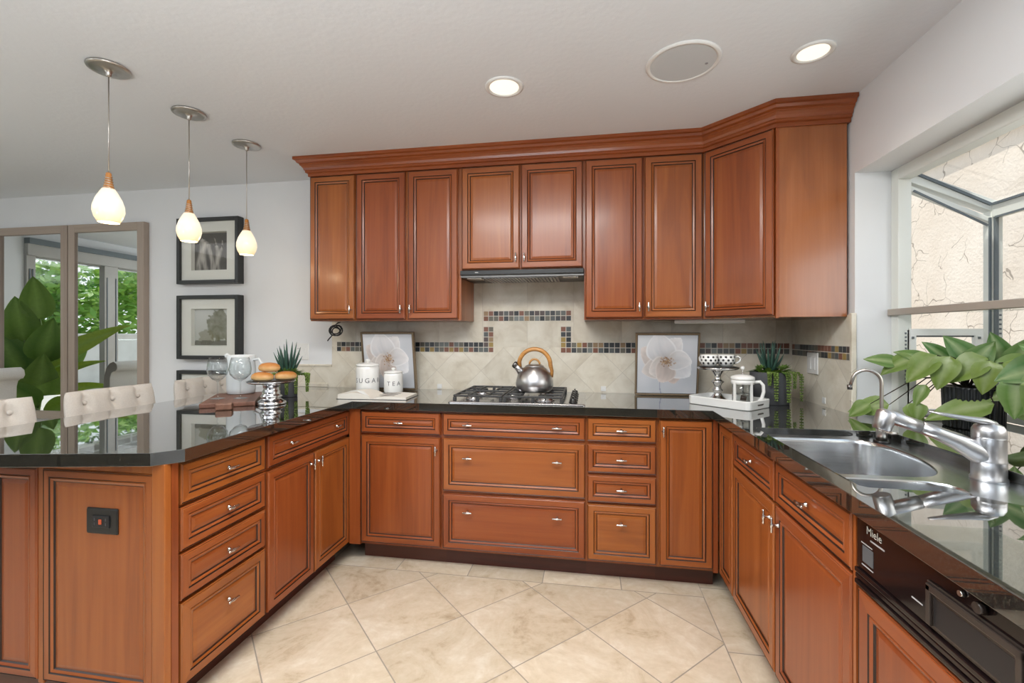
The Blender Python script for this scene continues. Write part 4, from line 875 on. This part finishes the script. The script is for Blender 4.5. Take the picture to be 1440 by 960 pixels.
# ------------------------------------------------------------------ coiled cable under the left wall cabinet
mb = MB(); pts = []
for i in range(64):
    a = i * .35; rr = .030 + .010 * math.sin(i * .21); pts.append(Vector((rr * math.cos(a) * 1.25, -.018 + .004 * math.sin(i * .5), rr * math.sin(a))))
pts = [Vector((.01, .02, .060)), Vector((0, 0, .052)), Vector((-.01, -.01, .040))] + pts + [Vector((-.03, -.02, -.035)), Vector((-.055, -.02, -.060)), Vector((-.062, -.02, -.070))]
tag(mb.tube(pts, .0042, 8).build('coiled_cable', 'black_plastic', None, (-1.70, 2.90, 1.315)), 'loose coil of black cable hanging under the left end wall cabinet', 'cable')
# ------------------------------------------------------------------ ceiling fittings
def pendant(label, y):
    t = thing('pendant_lamp', label, 'pendant lamp', (-1.976, y, CEIL), 0)
    MB().lathe([(.073, 0), (.075, -.004), (.073, -.010), (.060, -.012), (.020, -.013), (.010, -.024), (.010, -.034), (.003, -.040)], 40, cap1=True).build('canopy', 'nickel', t)
    MB().tube([Vector((0, 0, -.035)), Vector((0, 0, -.45))], .0022, 8).build('cord', 'nickel', t)
    sp = MB().lathe([(.008, -.440), (.010, -.445), (.013, -.475), (.019, -.505), (.022, -.512)], 24).build('glass_neck', 'amber_glass', t)
    pts = [Vector((math.cos(i * .5) * (.012 + .0001 * i), math.sin(i * .5) * (.012 + .0001 * i), -.455 - .0008 * i)) for i in range(70)]
    MB().tube(pts, .0016, 6).build('wire_coil', 'nickel', sp)
    s = MB().lathe([(.022, .140), (.030, .126), (.044, .098), (.053, .068), (.054, .046), (.048, .022), (.038, .004), (.036, 0), (.034, .003), (.05, .05), (.02, .136)], 40, cap0=False, cap1=False).build('shade', 'pendant_glass', t, (0, 0, -.648))
    l = light('bulb', 'POINT', (0, 0, -.665), (0, 0, 0), 1.2, (1, .78, .5), shadow_soft_size=.03); l.parent = t
    return t
pendant('amber glass drop pendant nearest the camera at the front of the row of three', 1.604); pendant('amber glass drop pendant in the middle of the row of three', 1.994); pendant('amber glass drop pendant at the back of the row of three', 2.386)
def downlight(label, x, y, r=.086, show=True):
    t = thing('recessed_light', label, 'ceiling light', (x, y, CEIL))
    MB().lathe([(r, 0), (r, -.004), (r - .012, -.008), (r - .020, -.003), (r - .021, 0)], 48, cap0=False, cap1=False).build('trim_ring', 'white_matte', t)
    MB().lathe([(r - .020, -.003), (.001, -.0032)], 40, cap0=False).build('lens', 'lamp_lens', t)
    l = light('bulb', 'SPOT', (0, 0, -.02), (0, 0, 0), 9, (1, .90, .76), spot_size=R(115), spot_blend=1.0, shadow_soft_size=.06); l.parent = t
downlight('lit recessed ceiling light left of the round speaker', -.371, 2.02); downlight('lit recessed ceiling light near the window wall', .878, 1.97, .076)
t = thing('ceiling_speaker', 'large round white in-ceiling speaker grille between the two recessed lights', 'speaker', (.385, 1.96, CEIL))
MB().lathe([(.146, 0), (.146, -.004), (.138, -.008), (.128, -.006), (.127, 0)], 56, cap0=False, cap1=False).build('trim_ring', 'white_matte', t)
plain('grille', (.60, .63, .65), .7); plain('logo_grey', (.30, .30, .32), .5)
MB().lathe([(.128, -.005), (.001, -.0055)], 56, cap0=False).build('grille', 'grille', t)
MB().tube([Vector((.095, .012, -.005)), Vector((.095, .012, -.007))], .006, 12).build('badge', 'logo_grey', t)
# ------------------------------------------------------------------ mirrors and framed photographs on the back wall
def mirror(label, x0, x1, z0, z1):
    t = thing('wall_mirror', label, 'mirror', ((x0 + x1) / 2, YW, z0)); w, h, fw, d = x1 - x0, z1 - z0, .062, .045
    for s in (-1, 1): MB().box((s * (w / 2) - (fw if s > 0 else 0), -d, 0), (s * (w / 2) + (0 if s > 0 else fw), 0, h)).build('frame_side', 'taupe_wood', t, bevel=.003)
    for a in (0, h - fw): MB().box((-w / 2 + fw, -d, a), (w / 2 - fw, 0, a + fw)).build('frame_rail', 'taupe_wood_h', t, bevel=.003)
    mb = MB(); x, a = w / 2 - fw, fw; mb.add([(-x, -.031, a), (x, -.031, a), (x, -.031, h - a), (-x, -.031, h - a)], [(0, 1, 2, 3)]); mb.box((-x, -.030, a), (x, -.001, h - a), 1)
    mb.build('mirror_glass', ['mirror_glass', 'ink_black'], t)
mirror('left taupe framed tall mirror at the edge of the photo reflecting a banana plant', -4.76, -4.045, .62, 2.150); mirror('right taupe framed tall mirror beside the framed photographs', -4.035, -3.335, .62, 2.150)
def photo_horse(u, v):
    c = Vector((.09, .085, .075)) * (1 + .5 * noise.noise(Vector((u * 3, v * 3, 1))))
    for k in range(5):
        x = .18 + k * .14 + .06 * math.sin(v * 5 + k * 1.7); wd = (.10 - .012 * k) * (1 if v > .18 + .06 * k else .2)
        e = 1 - abs(u - x) / wd
        if e > 0 and v > .14 + .07 * (k % 3): c = c.lerp(Vector((.72, .69, .62)), min(1, e * 1.5) * (.55 + .45 * noise.noise(Vector((u * 26, v * 5, k)))) * (1.05 - .5 * v))
    return tuple(c)
def photo_tree(u, v):
    c = Vector((.52, .54, .52)).lerp(Vector((.38, .40, .36)), v)
    n_ = noise.noise(Vector((u * 7, v * 7, 3))) * .16 + noise.noise(Vector((u * 18, v * 18, 5))) * .08
    if ((u - .72) / .36) ** 2 + ((v - .45) / .42) ** 2 < 1 + n_ * 3.5: c = c.lerp(Vector((.115, .115, .055)), .75 + n_ * 1.5)
    if ((u - .35) / .22) ** 2 + ((v - .78) / .22) ** 2 < 1 + n_ * 3: c = c.lerp(Vector((.16, .15, .08)), .6)
    if v > .86 + n_ * .1: c = c.lerp(Vector((.07, .065, .04)), .8)
    return tuple(max(x, .01) for x in c)
def framed(label, z0, z1, fn):
    x0, x1 = -3.035, -2.515; w, h = x1 - x0, z1 - z0; d = .06; fw = .028
    t = thing('framed_photograph', label, 'picture', ((x0 + x1) / 2, YW, (z0 + z1) / 2))
    mb = MB()
    for s in (-1, 1): mb.box((s * w / 2 - (fw if s > 0 else 0), -d, -h / 2), (s * w / 2 + (0 if s > 0 else fw), 0, h / 2)); mb.box((-w / 2 + fw, -d, s * h / 2 - (fw if s > 0 else 0)), (w / 2 - fw, 0, s * h / 2 + (0 if s > 0 else fw)))
    mb.build('frame', 'black_frame', t, bevel=.003)
    mb = MB(); a, b = w / 2 - fw, h / 2 - fw
    iw, ih = w * .29, h * .29
    o_ = [(-a, -.040, -b), (a, -.040, -b), (a, -.040, b), (-a, -.040, b)]; i_ = [(-iw, -.040, -ih), (iw, -.040, -ih), (iw, -.040, ih), (-iw, -.040, ih)]; k_ = [(-iw + .004, -.012, -ih + .004), (iw - .004, -.012, -ih + .004), (iw - .004, -.012, ih - .004), (-iw + .004, -.012, ih - .004)]
    mb.rings([o_, i_, k_], 0, False); mb.build('mat_board', 'mat_board', t)
    painted('photograph', iw * 2, ih * 2, 44, 44, fn, t, (0, -.012, 0))
    MB().add([(-a, -.052, -b), (a, -.052, -b), (a, -.052, b), (-a, -.052, b)], [(0, 1, 2, 3)]) 
    g_ = MB(); g_.add([(-a, -.052, -b), (a, -.052, -b), (a, -.052, b), (-a, -.052, b)], [(0, 1, 2, 3)]); g_.build('glazing', 'picture_glass', t)
framed('black framed photograph of pale grasses hung topmost of three on the wall', 1.665, 2.155, photo_horse); framed('black framed photograph of a tree hung in the middle of three on the wall', 1.105, 1.580, photo_tree); framed('black framed picture hung lowest of three mostly hidden behind the stool', .545, 1.022, photo_tree)
# ------------------------------------------------------------------ seating
def stool(label, y):
    t = thing('counter_stool', label, 'stool', (-2.30, y, 0))
    mb = MB(); W_, n, m = .47, 60, 30
    # upholstered back in the yz plane, two rows of button dents, front face looking to +x
    def surf(side):
        rows = []
        for j in range(m + 1):
            row = []
            for i in range(n + 1):
                u, v = i / n * 2 - 1, j / m * 2 - 1
                e = (1 - abs(u) ** 6) ** .5 * (1 - abs(v) ** 6) ** .5
                yy = u * W_ / 2 * (1 - .03 * max(v, 0) ** 4); zz = .80 + v * .20; th = .040 * e
                if side > 0:
                    for by in (-.62, 0, .58):
                        for bz in (.70, -.05):
                            q = ((u - by) * 2.4) ** 2 + ((v - bz) * 1.1) ** 2; th -= .028 * math.exp(-q * 16)
                            th -= .010 * math.exp(-((u - by) / .035) ** 2) * (1 if v > bz else 0) * (.7 if bz > 0 else 0)
                            th -= .010 * math.exp(-((u - by - (bz - v) * .55) / .035) ** 2) * (1 if v < bz else 0) * (.7 if bz > 0 else 0)
                row.append((-.235 - .05 * (v * .5) + side * th + .02 * (1 - u * u) * -1, yy, zz))
            rows.append(row)
        return rows
    for side in (1, -1):
        rows = surf(side); mb.rings(rows, 0, True, closed=False)
    mb.build('back_cushion', 'linen', t)
    mb = MB()
    for by in (-.62, 0, .58):
        for bz in (.70, -.05): mb.sphere((-.235 - .025 * bz + .018 - .02 * (1 - by * by), by * W_ / 2, .80 + bz * .20), (.006, .011, .011), 0, 12, 8)
    mb.build('tuft_buttons', 'linen', t)
    MB().rings([rrect(.36 - i, W_ - i, .05, 5, (.0, 0), z) for z, i in ((.56, .02), (.565, 0), (.63, 0), (.65, .03), (.655, .10))], 0, True, True, True).build('seat', 'linen', t)
    for sx in (-1, 1):
        for sy in (-1, 1): MB().bar((sx * .19, sy * .20, 0), (sx * .17, sy * .19, .56), .035, .035).build('leg', 'dark_leg', t, bevel=.003)
    for sy in (-1, 1): MB().bar((-.19, sy * .195, .22), (.19, sy * .195, .22), .022, .030).build('stretcher', 'dark_leg', t)
stool('tufted beige counter stool nearest the left edge of the photo', 1.505); stool('tufted pale counter stool in front of the right mirror', 2.095); stool('tufted beige counter stool behind the wooden board below the photographs', 2.705)
dc = thing('dining_chair', 'pale dining chair with a rolled scroll top standing before the left mirror', 'chair', (-4.115, 2.405, .035), 0)
mb = MB(); prof = [(.02, .45), (.0, .60), (-.01, .75), (-.005, .88), (.02, .96), (.055, 1.005), (.095, 1.02), (.125, 1.0), (.132, .965), (.115, .94), (.09, .935), (.07, .92), (.058, .88), (.055, .75), (.065, .60), (.085, .45)]
mb.rings([[Vector((x, y, z)) for x, z in prof] for y in (-.25, -.245, .245, .25)], 0, True, True, True); mb.build('scroll_back', 'linen_cool', dc)
MB().rings([rrect(.50 - i, .50 - i, .05, 5, (-.19, 0), z) for z, i in ((.38, .02), (.385, 0), (.46, 0), (.485, .03), (.49, .10))], 0, True, True, True).build('seat', 'linen_cool', dc)
for x in (-.40, .05):
    for y in (-.21, .21): MB().bar((x, y, -.035), (x, y, .39), .04, .04).build('leg', 'dark_leg', dc, bevel=.003)
# ------------------------------------------------------------------ banana plant by the patio door (seen in the mirrors)
rg = random.Random(21); bp = thing('banana_plant', 'tall green broad leaved banana plant by the patio door reflected in the mirrors', 'plant', (-5.28, 2.36, 0))
MB().lathe([(.15, 0), (.19, .02), (.21, .30), (.22, .36), (.19, .36), (.18, .32), (.001, .32)], 32).build('pot', 'white_matte', bp)
mb = MB(); cols = []; stems = MB()
BL = [(95, 82, 1.38, .42, .125, .25), (60, 70, 1.18, .42, .135, .1), (130, 75, 1.10, .46, .14, 0), (20, 62, .98, .44, .14, .15), (100, 66, .86, .48, .15, 0), (120, 60, .80, .46, .14, 0), (35, 50, .66, .46, .15, .1), (110, 48, .58, .44, .14, 0), (70, 30, .48, .42, .14, 0), (-12, 36, .95, .78, .12, 1), (-8, 27, .78, .66, .08, 1), (-14, 14, .70, .58, .065, 1), (5, 30, .44, .46, .15, .5), (-60, 60, 1.0, .45, .13, 0), (-80, 45, .8, .5, .13, .2), (80, 40, .55, .46, .14, 0)]
for i, (az, el, h0, L, wd, lt) in enumerate(BL):
    a, e = R(az), R(el); ox, oy = .07 * math.cos(i * 2.1), .06 * math.sin(i * 2.1); b = Vector((ox, oy, h0)); d = Vector((math.cos(a) * math.cos(e), math.sin(a) * math.cos(e), math.sin(e)))
    stems.tube([Vector((ox * .4, oy * .4, .32)), b * .5 + Vector((0, 0, .2)), b, b + d * .06], [.016, .014, .010, .007], 8)
    leaf(mb, cols, b + d * .05, d, (.72, .62, .35 + .5 * lt), L, wd, Vector((.07, .18, .025)).lerp(Vector((.34, .47, .05)), max(lt, rg.random() * .3)), (.30, .46, .10), .22, .16, .5, 12, i)
mb.build('leaves', 'leaf', bp, colors=cols); stems.build('stems', 'soil', bp)
stems_m = NT('stem_green'); stems_m.p(color=(.14, .22, .05), rough=.5); M['stem_green'] = stems_m.m; bp.children[-1].data.materials[0] = M['stem_green']
# ------------------------------------------------------------------ plants on the window ledge
def ribbed_pot(parent, r, h):
    rs = []
    for z, k in ((0, .90), (.004, .95), (h - .006, 1.0), (h, .99), (h, .90), (h - .02, .88)):
        rs.append([Vector(((r * k - (.0035 if (j % 4) < 2 and z < h - .004 else 0)) * math.cos(2 * PI * j / 144), (r * k - (.0035 if (j % 4) < 2 and z < h - .004 else 0)) * math.sin(2 * PI * j / 144), z)) for j in range(144)])
    MB().rings(rs, 0, False, True, True).build('pot', 'pot_black', parent)
def pothos(label, loc, r, h, leaves, seed):
    t = thing('potted_pothos', label, 'plant', loc); ribbed_pot(t, r, h); rg = random.Random(seed)
    mb = MB(); cols = []; st_ = MB(); o = Vector(loc)
    for (x, y, z, az, el, L, wd, tone) in leaves:
        p_ = Vector((x, y, z)); a, e = R(az), R(el); d = Vector((math.cos(a) * math.cos(e), math.sin(a) * math.cos(e), math.sin(e)))
        b = p_ - d * L * .5; c0 = Vector((.02 * math.cos(a), .02 * math.sin(a), h - .01))
        mid = c0.lerp(b, .5) + Vector((0, 0, .05 if z > h else .08)); st_.tube([c0, c0.lerp(mid, .6) + Vector((0, 0, .02)), mid, mid.lerp(b, .6), b], [.0028, .0026, .0024, .0020, .0016], 6)
        col = Vector((.05, .17, .035)).lerp(Vector((.30, .40, .07)), tone * rg.uniform(.6, 1.1))
        upv = Vector((-.55 + rg.uniform(-.2, .2), -.75 + rg.uniform(-.2, .2), .75))
        leaf(mb, cols, b, d, upv, L, wd, col, (.46, .54, .28), .22 + rg.uniform(-.1, .1), .16, .6, 8, rg.random() * 6)
    mb.build('leaves', 'leaf', t, colors=cols); st_.build('vines', 'soil', t); return t
# leaf centres relative to the pot: right-hand screen direction is (+.99, -.16, 0)
def scr(sx, up, dep=0.0): return (sx * .80 - dep * .60, -sx * .60 - dep * .80, up)
LV = []
rg = random.Random(12)
LSPEC = [(-.33, .055, .06, .15, .05, 190, .8), (-.36, .040, .08, .10, .042, 215, .7), (-.155, .125, .10, .10, .027, 245, .4), (-.04, .085, .12, .21, .055, 195, .9), (-.17, .045, .06, .09, .035, 300, .8), (-.16, .055, .10, .08, .032, 265, 1.0), (.145, .085, .06, .14, .040, -20, .7), (.10, .165, .08, .17, .040, 205, .6), (.155, .06, .02, .07, .028, -80, .6)]
LSPEC += [(-.285, .265, .04, .12, .036, 165, .35), (-.235, .250, .05, .135, .045, 205, .5), (-.185, .290, .02, .11, .036, 150, .5), (-.155, .240, .09, .15, .058, 225, .6), (-.105, .305, .02, .12, .038, 130, .1), (-.085, .225, .11, .14, .05, 250, .9), (-.035, .315, .03, .14, .050, 120, .2), (-.02, .245, .10, .15, .055, 215, .7), (.02, .290, .07, .14, .050, 60, .3), (.035, .215, .12, .13, .045, 260, 1.0), (.07, .320, .02, .13, .045, 100, .1), (.09, .255, .09, .15, .05, 200, .6), (.13, .300, .05, .14, .052, 75, .3), (.14, .235, .10, .14, .045, 330, .8), (.185, .275, .06, .14, .050, 45, .2), (.20, .225, .09, .14, .042, 5, .7), (.235, .285, .03, .12, .04, 80, .2), (-.06, .265, .0, .13, .045, 180, .6), (.05, .25, -.02, .13, .045, 20, .6), (-.12, .26, -.03, .12, .04, 160, .6)]
for sx, up, dep, L, wd, roll, tone in LSPEC:
    x, y, z = scr(sx, up, dep); a = R(roll); dv = Vector(scr(math.cos(a), math.sin(a), .25)); az = math.degrees(math.atan2(dv.y, dv.x)); el = math.degrees(math.atan2(dv.z, math.hypot(dv.x, dv.y)))
    LV.append((x, y, z, az, el, L, wd, tone))
pothos('ribbed black pot with a broad leaved green vine on the window ledge behind the faucet', (1.535, 2.12, CT), .096, .165, LV, 3)
LV2 = []
for sx, up, dep, L, wd, roll, tone in [(-.10, .25, .06, .16, .06, 200, .1), (-.03, .29, .05, .18, .06, 130, .3), (.05, .28, .05, .18, .06, 60, .4), (.10, .23, .05, .17, .06, 0, .5), (-.07, .19, .10, .16, .055, 240, .6), (-.12, .155, .08, .14, .05, 265, .5), (.04, .2, .1, .17, .06, 300, .6), (-.02, .24, .12, .17, .06, 180, .7)]:
    x, y, z = scr(sx, up, dep); a = R(roll); dv = Vector(scr(math.cos(a), math.sin(a), .25)); LV2.append((x, y, z, math.degrees(math.atan2(dv.y, dv.x)), math.degrees(math.atan2(dv.z, math.hypot(dv.x, dv.y))), L, wd, tone))
pothos('second black pot with leaves on the window ledge at the right photo edge', (1.60, 1.825, CT), .085, .165, LV2, 4)
# ------------------------------------------------------------------ outdoors, beyond the sink window
struct(MB().box((1.42, -8, -.30), (14, 14, -.10)).build('side_yard_ground', 'concrete'))
struct(MB().box((2.95, -6, -.1), (3.20, 7, 2.74)).box((2.90, -6, 2.74), (3.25, 7, 2.80)).build('neighbor_wall', 'stucco'))
struct(MB().box((4.6, 2.0, -.1), (7.5, 12, 5.4)).box((4.2, -8, -.1), (7.5, 2.0, 3.9)).build('neighbor_house_wall', 'stucco_white'))
struct(MB().box((1.42, 5.3, -.1), (2.95, 5.6, 1.75)).build('yard_end_wall', 'stucco_white'))
# ------------------------------------------------------------------ outdoors, patio and garden behind the left wall
struct(MB().box((-13, -9, -.12), (XL - .152, 10, -.02)).build('patio_ground', 'concrete'))
struct(MB().box((-30, -25, -.16), (-13, 22, -.06)).build('lawn', 'lawn'))
struct(MB().box((-9.6, -4.6, 2.88), (XL - .16, 6.0, 2.96)).build('patio_ceiling', 'patio_paint'))
pc = thing('patio_cover', 'grey timber patio beam with white ladder brackets seen in the mirrors', 'patio cover', (-9.4, 1.2, 0))
MB().box((-.10, -4.4, 2.66), (.10, 4.8, 2.878)).build('beam', 'patio_paint', pc)
for y in (-4.3, 4.6): MB().box((-.07, y - .07, -.02), (.07, y + .07, 2.66)).build('post', 'patio_paint', pc)
for k in range(7):
    mb = MB(); y = -3.2 + k * 1.0
    for a in (0, .30, .60): mb.box((.14, y + a - .012, 2.58), (.16, y + a + .012, 2.77))
    for z in (2.58, 2.76): mb.box((.14, y - .25, z - .012), (.16, y + .85, z + .012))
    mb.build('ladder_bracket', 'trim_white', pc)
struct(MB().box((-12.2, -9, -.02), (-11.95, 2.3, 1.27)).box((-12.25, -9, 1.27), (-11.9, 2.3, 1.31)).build('garden_wall', 'stucco_white'))
struct(MB().box((-12.6, 2.3, -.02), (-12.2, 10, 1.29)).build('garden_wall_far', 'stucco'))
def tree(label, loc, rad, hgt, seed, c0, c1, n=2600, group=None):
    rg = random.Random(seed); t = thing('garden_tree', label, 'tree', loc); mb = MB(); cols = []
    blobs = [(Vector((rg.uniform(-.6, .6) * rad, rg.uniform(-.75, .75) * rad, hgt * rg.uniform(.35, .95))), rad * rg.uniform(.35, .6)) for _ in range(11)]
    for _ in range(n):
        c, r_ = rg.choice(blobs); d = Vector((rg.gauss(0, 1), rg.gauss(0, 1), rg.gauss(0, 1))).normalized(); p_ = c + Vector((d.x, d.y, d.z * .7)) * r_ * rg.uniform(.75, 1.05)
        s = rg.uniform(.06, .13); a = Vector((rg.gauss(0, 1), rg.gauss(0, 1), rg.gauss(0, .5))).normalized(); b = a.cross(d + Vector((0, 0, .3))).normalized()
        o_ = mb.add([p_ - a * s * 1.5, p_ - b * s * .6, p_ + a * s * 1.5, p_ + b * s * .6], [(0, 1, 2, 3)])
        cols += [tuple(Vector(c0).lerp(Vector(c1), rg.random() ** 1.3))] * 4
    mb.build('crown', 'leaf_outdoor', t, colors=cols)
    MB().tube([Vector((0, 0, -.05)), Vector((.05, .03, hgt * .3)), Vector((-.05, 0, hgt * .7))], [.12, .10, .05], 10).build('trunk', 'soil', t)
G1, G2, G3 = (.06, .18, .03), (.22, .46, .06), (.48, .68, .12)
specs = [(-14.6, 3.6, 1.7, 3.6, G1, G2), (-14.5, .9, 1.8, 3.2, G2, G3), (-14.5, -2.0, 1.7, 3.6, G2, G3), (-14.6, -4.8, 1.8, 3.4, G2, G3), (-15.2, 6.6, 1.9, 4.2, G1, G2), (-17.5, 2.2, 2.6, 6.2, (.16, .30, .16), (.34, .48, .34)), (-17.5, -3.0, 2.8, 6.4, (.16, .30, .16), (.36, .50, .36)), (-17.8, 7.0, 2.8, 6.8, G1, (.22, .36, .2)), (-17.0, -8.0, 2.8, 6.4, G1, G2)]
names = ['dark leafy garden shrub behind the patio wall reflected in the left mirror', 'light green garden shrub behind the patio wall reflected between the mirrors', 'light green garden shrub reflected in the right mirror', 'light green garden shrub at the right edge of the right mirror', 'dark garden shrub beyond the banana plant reflected in the left mirror', 'tall silvery tree behind the shrubs reflected in the left mirror', 'tall silvery tree behind the shrubs reflected in the right mirror', 'tall dark green tree beyond the banana plant in the left mirror', 'tall green tree at the far end of the garden row']
for (x, y, r_, h_, a_, b_), nm in zip(specs, names): tree(nm, (x, y, -.06), r_, h_, int(h_ * 100 + y * 7), a_, b_)
# folding patio chair outside the door
pf = thing('patio_chair', 'blue cushioned folding patio chair on the patio reflected in the left mirror', 'chair', (-8.1, 1.7, -.02), R(60))
plain('blue_cushion', (.20, .32, .48), .8)
for s in (-1, 1):
    MB().bar((-.24, s * .26, 0), (.24, s * .26, .44), .025, .025).build('leg', 'black_frame', pf); MB().bar((.24, s * .26, 0), (-.34, s * .26, .88), .025, .025).build('leg', 'black_frame', pf)
MB().rings([rrect(.50 - i, .50 - i, .06, 4, (0, 0), z) for z, i in ((.43, .03), (.44, 0), (.49, 0), (.50, .03))], 0, True, True, True).build('seat_cushion', 'blue_cushion', pf)
MB().box((-.03, -.24, 0), (.03, .24, .46)).build('back_cushion', 'blue_cushion', pf, (-.27, 0, .50), (0, R(-22), 0), bevel=.025, seg=3)
